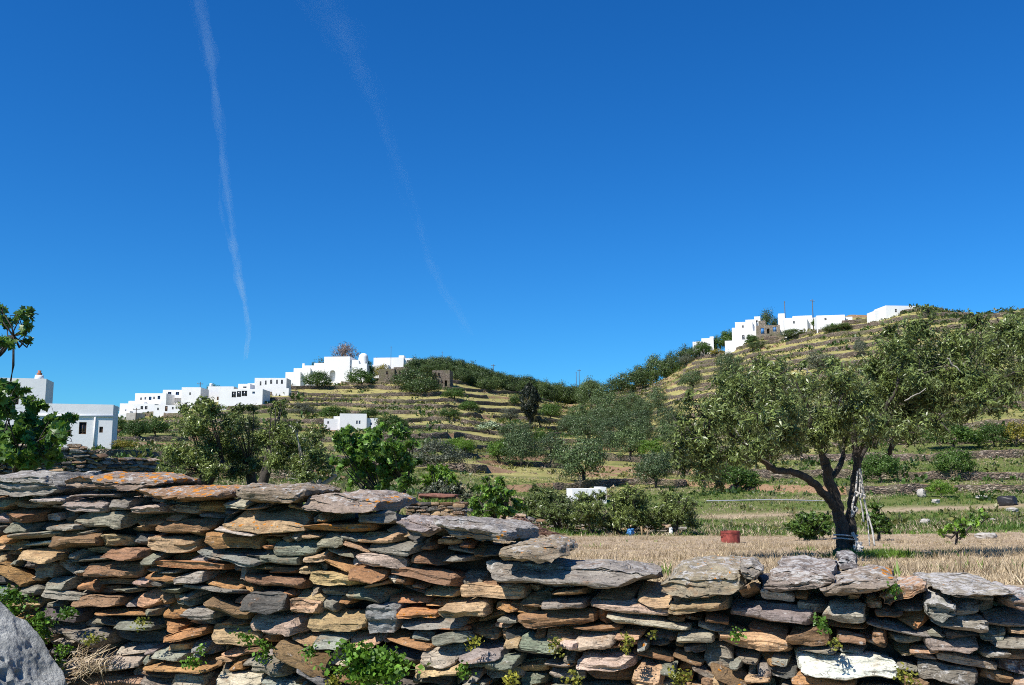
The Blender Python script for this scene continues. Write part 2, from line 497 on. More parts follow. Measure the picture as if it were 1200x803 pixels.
# ground sheet
def build_ground():
    q = np.concatenate([np.linspace(-1.5, -.62, 40, endpoint=False), np.linspace(-.62, .64, 470), np.linspace(.64, 1.6, 41)[1:]])
    ys = np.concatenate([np.linspace(-6, 3, 14, endpoint=False), np.arange(3, 7, .1), np.arange(7, 45, .33), np.arange(45, 130, .33), np.arange(130, 300, .42), np.arange(300, 440, .6),
                         np.geomspace(440, 4800, 40)])
    Q, Y = np.meshgrid(q, ys)
    X = Q * (np.maximum(Y, 0) + 6)
    Z, R, U = terrain(X, Y, True)
    nr, nc = X.shape
    idx = np.arange(nr * nc).reshape(nr, nc)
    f = np.stack([idx[:-1, :-1], idx[:-1, 1:], idx[1:, 1:], idx[1:, :-1]], -1).reshape(-1, 4)
    edge = 41 + 3 * vnoise(X / 5, Y * 0, 0, 4) - 6 * sstep(640, 540, U)
    dry = (1 - sstep(-1.5, 1.5, Y - edge)) * sstep(500, 590, U + 25 * vnoise(X, Y, 0, 6))
    # two straw-coloured strips farther off on the right
    strip = np.exp(-((Y - 70 - 1.0 * vnoise(X / 20, 0, 0, 41)) / 1.8) ** 2) * sstep(780, 840, U)
    dry = np.maximum(dry, strip * .9)
    green = 1.0 * np.exp(-((Y - 52) / 8.0) ** 2) * sstep(520, 640, U) + .9 * np.exp(-((Y - 78) / 6.0) ** 2) + .35 * sstep(130, 80, Y) \
        + .25 * sstep(700, 400, U) * sstep(200, 120, Y) + .5 * fbm(X / 30, Y / 30, 0, 12) - .25 * sstep(180, 260, Y)
    mb = MB()
    mb.add(np.stack([X, Y, Z], -1), f, dry=dry.ravel(), riser=R.ravel(), green=np.clip(green, -1, 1.3).ravel())
    o = mb.build('ground', MAT['ground'], smooth=True, sharp=radians(50))
    tag(o, 'dry straw field and terraced grassy hillsides rising behind it', 'ground', kind='structure')
build_ground()

# ------------------------------------------------------------------ terrace walls along the risers
def terrace_walls():
    us = np.arange(-140, 1341, 3.5)
    Y = np.arange(52, 425, .25)
    cross = {}
    crest = np.interp(us, TU, [PROF[int(u)][-1][0] for u in TU])
    for j, u in enumerate(us):
        X = (u - 600) / F * Y
        zw = terr_raw(X, Y) + warp(X, Y)
        brk = vnoise(X / 38, Y / 38, 7.7, 21)
        for li in range(1, len(LV)):
            h = LV[li] - LV[li - 1]
            a = LV[li] - (1 - RT) * h
            up = np.nonzero((zw[:-1] < a) & (zw[1:] >= a))[0]
            if not len(up): continue
            i = up[0]
            up2 = np.nonzero(zw[i:] >= LV[li])[0]
            if not len(up2): continue
            i2 = i + up2[0]
            if Y[i2] > crest[j] + 5 or brk[i] < -.85 or Y[i2] - Y[i] > 6: continue
            if vnoise(X[i] / 24, Y[i] / 24, li * 5.7, 61) < (-.62 if LV[li] > 5.4 else -.5): continue
            cross.setdefault(li, {})[j] = (X[i], Y[i], X[i2], Y[i2])
    segs = []
    for li, d in cross.items():
        run = []
        for j in range(len(us) + 1):
            ok = j in d and (not run or abs(d[j][1] - d[run[-1]][1]) < 5)
            if ok: run.append(j)
            if not ok or j == len(us):
                if len(run) >= 9: segs.append((li, [d[k] for k in run], us[run[0]], us[run[-1]]))
                run = [j] if j in d else []
    out = []
    for li, pts, ua, ub in segs:
        p = np.array(pts)
        xb, yb, xt, yt = p.T
        zb = terrain(xb, yb - .5); zt = terrain(xt, yt + .15)
        top = np.maximum(zt, zb + .35) - .02 + .15 * vnoise(xb / 1.1, yb / 1.1, li, 51)
        fr = 1 / F * 1.0
        n = len(p); ring = []
        for (f_, off) in ((-.25, -.40), (.33, -.33), (.70, -.26), (1.0, -.18)):
            jx = .10 * vnoise(xb * 1.3, f_ * 9, li, 52)
            ring.append(np.stack([xb, yb + off + jx, zb + (top - zb) * f_], -1))
        ring.append(np.stack([xt * 1.0, np.maximum(yt + .25, yb + .3), top - .03], -1))
        ring.append(np.stack([xt, np.maximum(yt + .25, yb + .3), zb - .4], -1))
        V = np.stack(ring, 1); m = 6
        f = []
        for i in range(n - 1):
            for k in range(m):
                k2 = (k + 1) % m
                f.append((i * m + k, (i + 1) * m + k, (i + 1) * m + k2, i * m + k2))
        f6 = [tuple(range(m)), tuple(reversed(range((n - 1) * m, n * m)))]
        mb = MB().add(V.reshape(-1, 3), [np.array(f), np.array(f6)])
        out.append((mb, float(np.mean(top)), ua, ub, float(np.mean(yb)), p))
    reg = [('slope under the white houses on the left', -200, 330), ('left hill below the church', 330, 530),
           ('valley between the two hills', 530, 745), ('right hill behind the big olive', 745, 1000), ('right hill at the right edge', 1000, 1400)]
    ordn = ['lowest', 'second', 'third', 'fourth', 'fifth', 'sixth', 'seventh', 'eighth', 'ninth', 'tenth', 'eleventh', 'twelfth', 'thirteenth',
            'fourteenth', 'fifteenth', 'sixteenth', 'seventeenth', 'eighteenth', 'nineteenth', 'twentieth', 'twenty-first', 'twenty-second', 'twenty-third',
            'twenty-fourth', 'twenty-fifth', 'twenty-sixth', 'twenty-seventh', 'twenty-eighth', 'twenty-ninth', 'thirtieth']
    for rname, a, b in reg:
        mine = sorted([s for s in out if a <= (s[2] + s[3]) / 2 < b], key=lambda s: s[1])
        for i, s in enumerate(mine):
            o = s[0].build('terrace_wall', MAT['terrace'])
            lo = ordn[min(i, len(ordn) - 1)]
            tag(o, f'{lo} dry stone terrace wall up the {rname}' if i else f'lowest dry stone terrace wall on the {rname}', 'terrace wall', 'dry stone terrace walls across the hillsides')
terrace_walls()
# ------------------------------------------------------------------ rocks
_CUBE = {}
def cube_grid(n):
    if n in _CUBE: return _CUBE[n]
    key = {}; vs = []; fs = []
    def vid(p):
        k = tuple(p)
        if k not in key: key[k] = len(vs); vs.append(p)
        return key[k]
    for ax in range(3):
        for s in (0, n):
            for i in range(n):
                for j in range(n):
                    q = []
                    for a, b in ((i, j), (i + 1, j), (i + 1, j + 1), (i, j + 1)):
                        p = [0, 0, 0]; p[ax] = s; p[(ax + 1) % 3] = a; p[(ax + 2) % 3] = b
                        q.append(vid(p))
                    fs.append(q if s else q[::-1])
    v = np.array(vs, float) / n * 2 - 1
    _CUBE[n] = (v, np.array(fs)); return _CUBE[n]

def rock(w, d, h, r, n=8, planes=8, rough=.02, kpow=7.0, strata=1.0, cutlo=.60):
    """an angular split slab: w along, d deep, h high (front at -y)"""
    v, f = cube_grid(n)
    p = v / (np.sum(np.abs(v) ** kpow, axis=1) ** (1 / kpow))[:, None]
    for i in range(planes):
        th = r.choice([1, 3, 5, 7]) * pi / 4 + r.normal(0, .33)
        nn = np.array([cos(th), r.normal(0, .25), sin(th)]); nn /= np.linalg.norm(nn)
        c = np.abs(nn).sum() * r.uniform(cutlo, .92)
        e = np.maximum(p @ nn - c, 0); p = p - e[:, None] * nn
    for i in range(2):
        nn = np.array([r.normal(0, .22), -1, r.normal(.40, .38)]); nn /= np.linalg.norm(nn)
        e = np.maximum(p @ nn - r.uniform(.72, .95), 0); p = p - e[:, None] * nn
    # wavy top and bottom outline
    sd = r.uniform(0, 500)
    p[:, 2] += .16 * vnoise(p[:, 0] * 2.2 + sd, p[:, 1] * 1.1, np.sign(p[:, 2]) * 3, 7)
    p = p * np.array([w, d, h]) / 2
    q = p + sd
    a = min(rough, h * .22)
    for ax in range(3):
        p[:, ax] += a * (1.0 if ax != 2 else .6) * fbm(q[:, 0] * 9, q[:, 1] * 9, q[:, 2] * 15, 40 + ax, 3)
    if n > 12:
        for ax in range(3): p[:, ax] += .006 * fbm(q[:, 0] * 28, q[:, 1] * 28, q[:, 2] * 60, 60 + ax, 2)
    st = vnoise(q[:, 0] * 3, q[:, 1] * 3, q[:, 2] * 62, 46)          # laminated edges
    p[:, 1] += strata * .016 * np.sign(-v[:, 1]) * np.round(st * 2) / 2 * (np.abs(v[:, 1]) > .9)
    return p, f

PAL = dict(brown=(.29, .178, .100), orange=(.45, .245, .110), tan=(.49, .345, .205), pale=(.50, .435, .37), grey=(.30, .28, .235),
           green=(.24, .25, .195), dark=(.13, .125, .115), pink=(.50, .385, .31), white=(.80, .75, .72), blue=(.28, .305, .275), lilac=(.33, .295, .27),
           cap=(.28, .225, .175))
# seen stones: picture box, tilt, colour.  (layout of the wall as it stands)
ST = """28,583,62,594,0,pale|3,588,30,597,0,tan|-8,597,34,611,0,brown|62,585,124,598,0,grey|65,577,128,583,0,grey|35,594,82,601,3,pink|26,608,52,619,0,dark|-10,612,28,626,0,green
74,598,146,618,2,grey|124,583,150,599,0,grey|145,592,183,604,2,pale|154,583,170,592,0,pale|171,608,245,627,2,brown|138,616,161,625,0,tan|4,622,64,633,3,green|13,632,55,644,6,white
54,622,108,647,5,brown|104,629,141,643,0,tan|162,629,226,648,0,tan|139,628,160,644,0,dark|82,644,112,654,0,tan|22,644,63,659,-5,tan|116,643,166,658,2,brown|-8,646,18,654,0,brown
64,653,118,663,4,green|87,658,163,679,1,brown|48,657,76,674,-28,pink|5,658,35,666,0,dark|-12,663,28,688,-25,orange|253,598,353,620,-2,tan|230,621,296,645,-2,orange|346,613,430,625,2,orange
252,613,297,624,-8,pale|299,625,328,630,0,brown|309,629,365,646,-1,green|375,640,410,652,-15,green|297,646,345,664,-3,green|345,645,374,662,10,tan|222,644,301,661,-8,blue|274,663,308,671,2,tan
371,657,422,674,-18,orange|168,658,261,668,-1,orange|252,583,280,591,0,pale|264,588,293,598,5,pale|324,593,356,604,-8,tan|440,614,467,626,-15,tan|415,624,462,637,0,tan|429,635,487,648,0,grey
413,649,472,666,-2,pale|393,634,426,648,-18,tan|452,662,533,689,-8,brown|472,646,516,660,-4,brown|500,634,528,641,0,tan|510,643,555,655,-6,grey|411,665,452,681,-5,orange|380,674,422,690,-12,orange
13,688,42,700,0,green|42,693,84,707,-4,grey|101,680,146,689,2,brown|87,688,124,702,8,brown|80,698,140,716,4,brown|128,690,156,698,2,green|164,670,198,681,-6,orange|153,678,178,692,-6,pink
178,690,204,698,2,green|139,707,176,715,-3,pale|102,716,168,725,2,orange|101,726,136,737,-6,grey|133,728,176,739,0,green|77,739,121,760,0,grey|72,762,160,790,6,pale|62,762,94,771,0,grey
82,790,166,808,0,tan|166,777,250,787,3,orange|176,762,212,775,0,grey|185,734,236,757,12,orange|200,670,235,687,6,grey|232,675,272,690,-10,orange|277,675,353,693,-4,brown|353,670,420,690,-2,tan
210,688,278,700,-4,green|196,697,218,713,-10,green|240,701,290,727,-16,brown|286,693,331,720,2,dark|272,688,293,699,-22,orange|323,693,337,703,-8,orange|334,704,368,724,4,tan|287,720,352,742,0,pink
239,734,294,763,2,tan|255,726,284,734,0,orange|355,718,428,744,0,tan|322,752,386,788,-25,brown|296,768,337,788,0,grey|280,764,303,778,10,grey|246,788,302,808,2,pale|200,788,238,808,4,pale
305,793,356,812,-5,blue|346,782,394,808,-22,blue|217,757,241,771,3,blue|255,762,284,771,4,tan|338,744,371,760,-14,tan|386,761,423,780,0,pale|428,708,463,742,0,blue|444,686,493,697,-10,grey
494,690,535,698,0,tan|538,686,612,702,1,tan|444,699,491,707,-2,orange|486,703,535,713,5,orange|514,704,568,724,5,tan|461,714,508,728,-3,orange|465,724,538,735,3,grey|497,735,541,742,0,orange
550,716,582,732,13,tan|570,729,592,736,4,tan|576,706,604,721,-10,orange|505,742,553,760,6,green|499,761,538,777,0,pale|450,746,506,762,-8,orange|403,742,440,759,6,tan|534,759,588,776,4,grey
486,776,540,793,5,tan|565,768,602,789,6,green|562,786,604,803,4,pale|521,784,553,808,30,grey|462,735,477,747,-12,grey|476,742,496,754,-6,grey|426,679,451,692,14,tan|611,696,645,712,2,brown
646,690,686,703,6,brown|632,703,686,718,4,grey|588,705,622,723,-6,orange|687,702,785,722,-4,pink|699,691,740,702,0,brown|741,696,781,709,-5,tan|603,715,695,740,4,brown|708,722,812,744,-6,pale
667,733,723,744,4,brown|631,740,671,751,-4,tan|605,747,654,766,-3,green|596,765,645,779,-3,green|673,742,719,761,8,pink|721,741,751,750,3,tan|686,753,747,768,6,tan|678,768,740,786,3,pale
634,778,671,788,3,grey|632,789,673,802,0,pale|736,781,772,808,0,tan|770,779,792,796,0,green|757,753,783,764,4,dark|784,698,852,722,5,tan|868,687,892,707,24,brown|889,684,924,696,-4,dark
892,693,934,710,-6,white|854,708,960,738,-5,grey|936,705,970,720,-8,grey|970,707,1018,732,0,pale|822,722,849,734,-10,brown|815,730,846,744,-8,grey|796,721,818,732,-8,brown|793,741,837,757,0,grey
875,734,922,748,-6,brown|840,740,932,770,-6,tan|924,738,974,760,0,brown|970,733,1023,742,-2,orange|938,760,983,768,2,grey|932,770,1053,797,-1,white|980,744,1013,760,-8,brown|858,771,890,780,-4,grey
829,780,875,801,-18,brown|788,766,825,780,-16,brown|808,780,835,797,-24,grey|870,795,902,808,8,tan|1026,714,1060,728,0,brown|1061,716,1095,735,3,orange|1092,721,1160,742,-5,grey|1014,730,1092,744,-6,grey
1155,736,1186,752,0,green|1158,722,1215,738,-3,grey|1168,749,1220,762,3,green|1043,748,1080,762,-3,green|1082,747,1146,764,-1,grey|1071,762,1108,772,3,tan|1012,745,1047,766,-18,tan|990,762,1021,770,0,blue
1103,768,1175,787,-9,pink|1077,780,1155,810,-6,green|1152,763,1184,774,4,grey|1176,770,1214,795,-6,dark|1158,790,1192,808,-4,brown|1091,740,1114,748,0,green|904,780,934,796,0,dark|1052,706,1088,718,4,dark|1114,690,1175,704,-4,grey|1110,704,1150,722,4,grey|1150,706,1180,722,-4,grey"""
# capstones: box, tilt, colour, depth, orange lichen, label
CAPS = [(-40, 553, 68, 584, 0, 'lilac', .55, .1, None), (62, 553, 184, 576, -2, 'cap', .5, .72, 'long pale capstone dotted with orange lichen'),
        (141, 569, 264, 586, -1, 'brown', .5, .72, 'flat olive brown capstone with an orange lichen rim'),
        (268, 563, 357, 593, -2, 'cap', .5, .25, None), (351, 575, 447, 602, -3, 'cap', .55, .72, 'thick dark fronted capstone with orange lichen at its end'),
        (461, 602, 514, 634, -12, 'lilac', .5, .1, None), (507, 605, 597, 640, -6, 'lilac', .6, .62, 'rounded lilac grey capstone with two orange lichen spots'),
        (583, 633, 664, 658, -3, 'cap', .5, .3, None), (553, 657, 773, 691, -1, 'grey', .42, .12, 'very long grey slab bridging the wall top'),
        (771, 661, 880, 700, 2, 'cap', .55, .25, None), (865, 655, 893, 680, -20, 'grey', .3, .1, None), (888, 663, 985, 692, 3, 'cap', .5, .1, None),
        (949, 666, 1057, 706, 10, 'cap', .5, .80, 'tilted pale capstone with an orange lichen end'), (1034, 678, 1090, 712, 20, 'tan', .45, .15, None),
        (1083, 696, 1118, 723, 0, 'blue', .3, 0, None), (1086, 684, 1184, 698, -2, 'grey', .5, .1, None), (1174, 692, 1222, 722, 3, 'cap', .5, .1, None),
        (984, 657, 1012, 676, -8, 'dark', .3, 0, None)]

def wall_st(u, v, lean=.08):
    """(along, height) on the wall's face for a picture point"""
    d = ray(u, v)
    t = ((WA[0] * WN[0] + WA[1] * WN[1]) - (EYE[0] * WN[0] + EYE[1] * WN[1])) / (d[0] * WN[0] + d[1] * WN[1])
    p = EYE + d * t
    return (p[0] - WA[0]) * WD[0] + (p[1] - WA[1]) * WD[1], p[2]

WM = Matrix(((WD[0], -WN[0], 0, WA[0]), (WD[1], -WN[1], 0, WA[1]), (0, 0, 1, 0), (0, 0, 0, 1)))   # wall frame: x along, y into the wall, z up
WM3 = np.array(WM)

def place_rock(p, s, y, z, tilt, pitch, yaw=0.0):
    R = Matrix.Rotation(-tilt, 3, 'Y') @ Matrix.Rotation(pitch, 3, 'X') @ Matrix.Rotation(yaw, 3, 'Z')
    q = p @ np.array(R).T + np.array([s, y, z])
    return q @ WM3[:3, :3].T + WM3[:3, 3]

def build_wall():
    root = empty('dry_stone_wall', (WA[0], WA[1], 0))
    tag(root, 'long dry stone wall of brown and grey schist slabs in the foreground', 'stone wall')
    root.location = (0, 0, 0)
    S0, S1 = -3.4, 8.4
    CS = .01
    ns, nz = int((S1 - S0) / CS), 180
    occ = np.zeros((ns, nz), bool)
    stones = []
    for line in ST.replace('\n', '|').split('|'):
        a = line.split(',')
        u0, v0, u1, v1, tl = map(float, a[:5])
        stones.append((u0, v0, u1, v1, tl, a[5], None, 0.0, None))
    for c in CAPS:
        stones.append((c[0], c[1], c[2], c[3], c[4], c[5], c[6], c[7], c[8] or ''))
    items = []
    for st in stones:
        u0, v0, u1, v1, tl, cn, dep, lich, lab = st
        s0, z0 = wall_st(u0, (v0 + v1) / 2); s1, _ = wall_st(u1, (v0 + v1) / 2)
        um = (u0 + u1) / 2
        _, zt = wall_st(um, v0); _, zb = wall_st(um, v1)
        w = s1 - s0; h = zt - zb
        tl = radians(tl)
        hh = max(h - abs(sin(tl)) * w * .8, h * .5)
        cap = dep is not None
        items.append(dict(s=(s0 + s1) / 2, z=(zt + zb) / 2, w=w, h=hh, tilt=tl, col=cn, dep=dep, lich=lich, lab=lab, cap=cap))
        # occupied cells (tilted box)
        ss = S0 + (np.arange(ns) + .5) * CS
        m = np.nonzero(np.abs(ss - (s0 + s1) / 2) < w / 2 * .98)[0]
        for i in m:
            zc = (zt + zb) / 2 + tan(tl) * (ss[i] - (s0 + s1) / 2)
            e = 1 - (abs(ss[i] - (s0 + s1) / 2) / (w / 2)) ** 4 * .5
            a, b = int((zc - hh / 2 * e) / CS), int((zc + hh / 2 * e) / CS)
            occ[i, max(a, 0):max(b, 0)] = True
    # top profile of the wall
    tu = [-400, 0, 65, 140, 262, 300, 445, 463, 594, 604, 664, 770, 980, 1085, 1200, 1600]
    tv = [556, 560, 570, 584, 586, 586, 596, 622, 634, 660, 672, 690, 690, 704, 706, 720]
    tops = [wall_st(a, b) for a, b in zip(tu, tv)]
    ts = np.array([a for a, b in tops]); tz = np.array([b for a, b in tops])
    o = np.argsort(ts)
    ss = S0 + (np.arange(ns) + .5) * CS
    topz = np.interp(ss, ts[o], tz[o])
    for i in range(ns): occ[i, int(topz[i] / CS):] = True
    # fill what is left with small flat stones
    r = np.random.default_rng(3)
    fill = []
    names = list(PAL)
    pr = np.array([.20, .13, .20, .06, .18, .11, .09, .02, .003, .015, .0, .005]); pr /= pr.sum()
    free = np.argwhere(~occ); r.shuffle(free)
    for i, k in free:
        if occ[i, k]: continue
        hmax = r.integers(3, 8)
        a = b = k
        while b - a < hmax and (a > 0 and not occ[i, a - 1] or b < nz - 1 and not occ[i, b + 1]):
            if a > 0 and not occ[i, a - 1]: a -= 1
            if b - a < hmax and b < nz - 1 and not occ[i, b + 1]: b += 1
        hgt = b - a + 1
        wmax = int(hgt * r.uniform(2.2, 5.0)) + 4
        l = rr = i
        while rr - l < wmax:
            grow = False
            if l > 0 and not occ[l - 1, a:b + 1].any(): l -= 1; grow = True
            if rr < ns - 1 and not occ[rr + 1, a:b + 1].any(): rr += 1; grow = True
            if not grow: break
        wd = rr - l + 1
        if hgt < 2 or wd < 4: occ[i, k] = True; continue
        occ[l:rr + 1, a:b + 1] = True
        inside = 0 < (l + rr) / 2 * CS + S0 < 5.9
        if inside and (hgt < 3 or r.random() < .10): continue
        fill.append(dict(s=S0 + (l + rr + 1) / 2 * CS, z=(a + b + 1) / 2 * CS, w=wd * CS * 1.06, h=hgt * CS * 1.04, tilt=radians(r.normal(0, 4)), col=names[r.choice(len(names), p=pr)],
                         dep=None, lich=0, lab=None, cap=False))
    vis = sorted(items, key=lambda d: -d['w'] * d['h'] - (10 if d['cap'] else 0))
    parts = vis[:99]; rest = vis[99:] + fill
    small = MB()
    r = np.random.default_rng(8)
    for k, d in enumerate(parts + rest):
        own = k < len(parts)
        big = d['cap']
        dep = d['dep'] or r.uniform(.24, .36)
        sx = .93 if big else (.96 if own else 1.02)
        n = 22 if big else (10 if own else 6)
        p, f = rock(d['w'] * sx, dep, d['h'] * (.95 if not big else .84), r, n=n, planes=8 if not big else 16, rough=.016 if not big else .018, strata=1.1 if not big else 1.8,
                    kpow=8, cutlo=.72 if not big else .60)
        out = r.normal(-.005, .022) if own else r.normal(.055, .035)
        y = dep / 2 + out + (1.2 - d['z']) * -.07
        if big: y = dep / 2 - .06 + r.normal(0, .015) + (1.2 - d['z']) * -.07
        if big and d['col'] == 'dark': y += .32
        pitch = radians(r.normal(1, 5)) if not big else radians(r.normal(1, 2))
        q = place_rock(p, d['s'], y, d['z'], d['tilt'], pitch, radians(r.normal(0, 6)))
        c = np.array(PAL[d['col']]) * r.uniform(.85, 1.15) * (1 + r.normal(0, .04, 3))
        zf = d['z']; uf = d['s']
        pale = .0 if not big else .40
        pale += .45 * float(sstep(3.4, 5.2, d['s'])) * r.uniform(.3, 1)          # the right-hand length is more crusted
        lich = d['lich'] if big else (.4 if r.random() < .06 and d['col'] != 'white' else 0)
        if big:   # lichen on the upper face, some only at the right end
            lx = np.clip(p[:, 2] / (d['h'] * .5) + .5, 0, 1.0) * lich
            if d['s'] > 0 and d['lab'] and 'end' in d['lab']: lx = lx * sstep(.12, .42, p[:, 0] / d['w']) * 1.3
            if d['lab'] and 'spots' in d['lab']: lx = lich * (np.exp(-((p[:, 0] / d['w'] - .40) / .06) ** 2) + np.exp(-((p[:, 0] / d['w'] + .02) / .06) ** 2)) * (p[:, 2] < .02)
        else: lx = lich
        pl_ = np.full(len(q), pale)
        if big: pl_ = pale * sstep(-.25, .35, p[:, 2] / (d['h'] * .5) + .35 * vnoise(p[:, 0] * 7, p[:, 1] * 7, d['s'] * 3, 5))   # crust kept to upper parts, painting lit tops and shaded fronts into the colour
        attrs = dict(col=np.tile(np.clip(c, .02, .9), (len(q), 1)), lich=np.broadcast_to(lx, (len(q),)).copy(), pale=pl_)
        if own:
            o = MB().add(q, f, **attrs).build('capstone' if big else 'stone', MAT['stone'], root, True, radians(24))
            if d['lab']: o['label'] = d['lab']
            elif d['col'] == 'white': o['label'] = 'white quartz block low in the wall' if d['w'] > .3 else 'small white quartz stone'
        else: small.add(q, f, **attrs)
    o = small.build('small_stones', MAT['stone'], root, True, radians(24)); o['kind'] = 'stuff'
    # earth and rubble core behind the faces, dark to paint shade into gaps
    mb = MB(); n = 130
    sx = np.linspace(S0, S1, n); tp = np.interp(sx, ts[o_ := np.argsort(ts)], tz[o_]) - .07
    V = []
    for i in range(n):
        for (y, z) in ((.28, -.1), (.27, tp[i] * .5), (.22, tp[i]), (.50, tp[i] + .015), (.58, -.1)):
            V.append((sx[i], y + .02 * vnoise(sx[i] * 9, z * 7, 1, 5) + (1.2 - z) * -.07, z + (.03 * float(vnoise(sx[i] * 8, y * 9, 0, 6)) if z > .3 else 0)))
    V = np.array(V); f = []
    for i in range(n - 1):
        for k in range(5):
            f.append((i * 5 + k, i * 5 + (k + 1) % 5, (i + 1) * 5 + (k + 1) % 5, (i + 1) * 5 + k))
    mb.add(V @ WM3[:3, :3].T + WM3[:3, 3], [np.array(f), np.array([tuple(range(5))[::-1], tuple(range((n - 1) * 5, n * 5))])])
    mb.build('rubble_core', MAT['earth'], root)
build_wall()

def on_wall(u, v, out=0.0):
    s, z = wall_st(u, v)
    return np.array([s, -out + (1.2 - z) * -.07, z]) @ WM3[:3, :3].T + WM3[:3, 3]
# ------------------------------------------------------------------ foliage
def unit(n, r):
    v = r.normal(size=(n, 3)); return v / np.linalg.norm(v, axis=1)[:, None]

def leaves(mb, pos, size, r, aspect=.34, dirs=None, spread=1.0, bright=None, fold=.12, jitter=.35, nrm=None, nspread=.7):
    """a leaf for each position: pointed blade with a little fold"""
    n = len(pos)
    d = unit(n, r) if dirs is None else dirs + unit(n, r) * spread
    d /= np.linalg.norm(d, axis=1)[:, None] + 1e-9
    if nrm is None:
        a = np.cross(d, unit(n, r)); a /= np.linalg.norm(a, axis=1)[:, None] + 1e-9
        b = np.cross(d, a)
    else:
        b = nrm + unit(n, r) * nspread; b /= np.linalg.norm(b, axis=1)[:, None] + 1e-9
        d = d - b * np.sum(d * b, 1)[:, None]; d /= np.linalg.norm(d, axis=1)[:, None] + 1e-9
        a = np.cross(d, b)
    L = size * r.uniform(1 - jitter, 1 + jitter, n)[:, None]; W = L * aspect
    base = pos - d * L * .5; tip = pos + d * L * .5
    l = pos + a * W * .5 + b * L * fold; q = pos - a * W * .5 + b * L * fold
    V = np.stack([base, l, tip, q], 1).reshape(-1, 3)
    f = np.arange(4 * n).reshape(n, 4)
    t = np.clip(r.beta(2, 2.4, n) + (0 if bright is None else bright), 0, 1)
    mb.add(V, f, tint=np.repeat(t, 4))

FIG = np.array([(0, -.5), (.16, -.36), (.42, -.30), (.26, -.08), (.44, .16), (.20, .14), (0, .5), (-.20, .14), (-.44, .16), (-.26, -.08), (-.42, -.30), (-.16, -.36)])
def fig_leaves(mb, pos, size, r, up=.5, out=None):
    n = len(pos)
    nn = unit(n, r) + np.array([-.1, -.1, up])
    nn /= np.linalg.norm(nn, axis=1)[:, None]
    d = unit(n, r) + np.array([0, 0, -.35])
    if out is not None: d = d + out
    d = d - nn * np.sum(d * nn, 1)[:, None]; d /= np.linalg.norm(d, axis=1)[:, None]
    a = np.cross(d, nn)
    L = size * r.uniform(.55, 1.2, n)
    V = pos[:, None, :] + (a[:, None, :] * FIG[None, :, :1] + d[:, None, :] * FIG[None, :, 1:]) * L[:, None, None]
    V = V + nn[:, None, :] * (np.abs(FIG[None, :, :1]) * .30 - FIG[None, :, 1:] ** 2 * .5) * L[:, None, None]
    c = pos[:, None, :]
    V = np.concatenate([V, c], 1)
    m = len(FIG)
    f = np.array([(i, (i + 1) % m, m) for i in range(m)])
    f = (np.arange(n)[:, None, None] * (m + 1) + f[None]).reshape(-1, 3)
    t = np.clip(r.beta(2, 2.4, n), 0, 1)
    mb.add(V.reshape(-1, 3), f, tint=np.repeat(t, m + 1))

def lumpy(n, r, rx, ry, rz, ncl, csize, low=-.6, hollow=.35):
    """leaf positions gathered in clumps over a lumpy crown"""
    u = unit(ncl * 3, r); u = u[u[:, 2] > low][:ncl]
    rad = r.uniform(hollow, 1.0, len(u)) ** .6
    ax = r.uniform(0, 100)
    lob = 1 + .28 * vnoise(u[:, 0] * 1.7 + ax, u[:, 1] * 1.7, u[:, 2] * 1.7, 71)
    c = u * (rad * lob)[:, None] * (1 - csize * .6)
    w = r.uniform(.5, 1.5, len(c)); w /= w.sum()
    k = r.choice(len(c), n, p=w)
    sc = csize * r.uniform(.6, 1.3, len(c))[k]
    g = np.clip(r.normal(size=(n, 3)) * .5, -.95, .95)
    p = c[k] + g * sc[:, None] * np.array([1, 1, .8])
    o = p * .8 + g * .9 + np.array([0, 0, .15]); o /= np.linalg.norm(o, axis=1)[:, None] + 1e-9
    return p * np.array([rx, ry, rz]), c * np.array([rx, ry, rz]), o

# ---- prototypes of far plants: crown about 1 wide, 1 high above the base; copies share their meshes
PROTO = {}
def proto(kind, i, mat, n, leaf, rx, rz, zc, ncl, cs, low=-.5, trunk=.045, aspect=.5, bark_='bark', taper=None):
    r = np.random.default_rng(abs(hash_name(kind)) % 99991 + i * 31)
    mb = MB()
    p, c, o = lumpy(n, r, rx, rx, rz, ncl, cs, low)
    if taper == 'flame':
        p[:, :2] *= (np.clip(1 - (p[:, 2] / rz) ** 2 * .55 - .25 * (p[:, 2] / rz), .1, 1))[:, None]
    if taper == 'dome': p[:, 2] = np.where(p[:, 2] < -rz * .35, -rz * .35 + (p[:, 2] + rz * .35) * .3, p[:, 2])
    p[:, 2] += zc
    p[:, 2] = np.maximum(p[:, 2], .03)
    leaves(mb, p, leaf, r, aspect, dirs=np.tile((0., 0., .2), (len(p), 1)), spread=1.0, nrm=o, nspread=.75)
    crown = mb.mesh('crown', MAT[mat])
    tb = MB()
    c = c + np.array([0, 0, zc])
    fork = np.array([r.normal(0, .03), r.normal(0, .03), zc * .45])
    tb.tube([(0, 0, -.12), fork * .5 + r.normal(0, .015, 3), fork], [trunk * 1.5, trunk * 1.05, trunk], 7, .15)
    for j in range(min(6, len(c))):
        m = fork + (c[j] - fork) * .5 + np.array([0, 0, .05])
        tb.tube([fork - (0, 0, .02), m, c[j]], [trunk * .7, trunk * .4, trunk * .12], 5)
    return crown, tb.mesh('trunk', MAT[bark_], True)

def hash_name(s):
    h = 7
    for ch in s: h = (h * 131 + ord(ch)) % 1000003
    return h

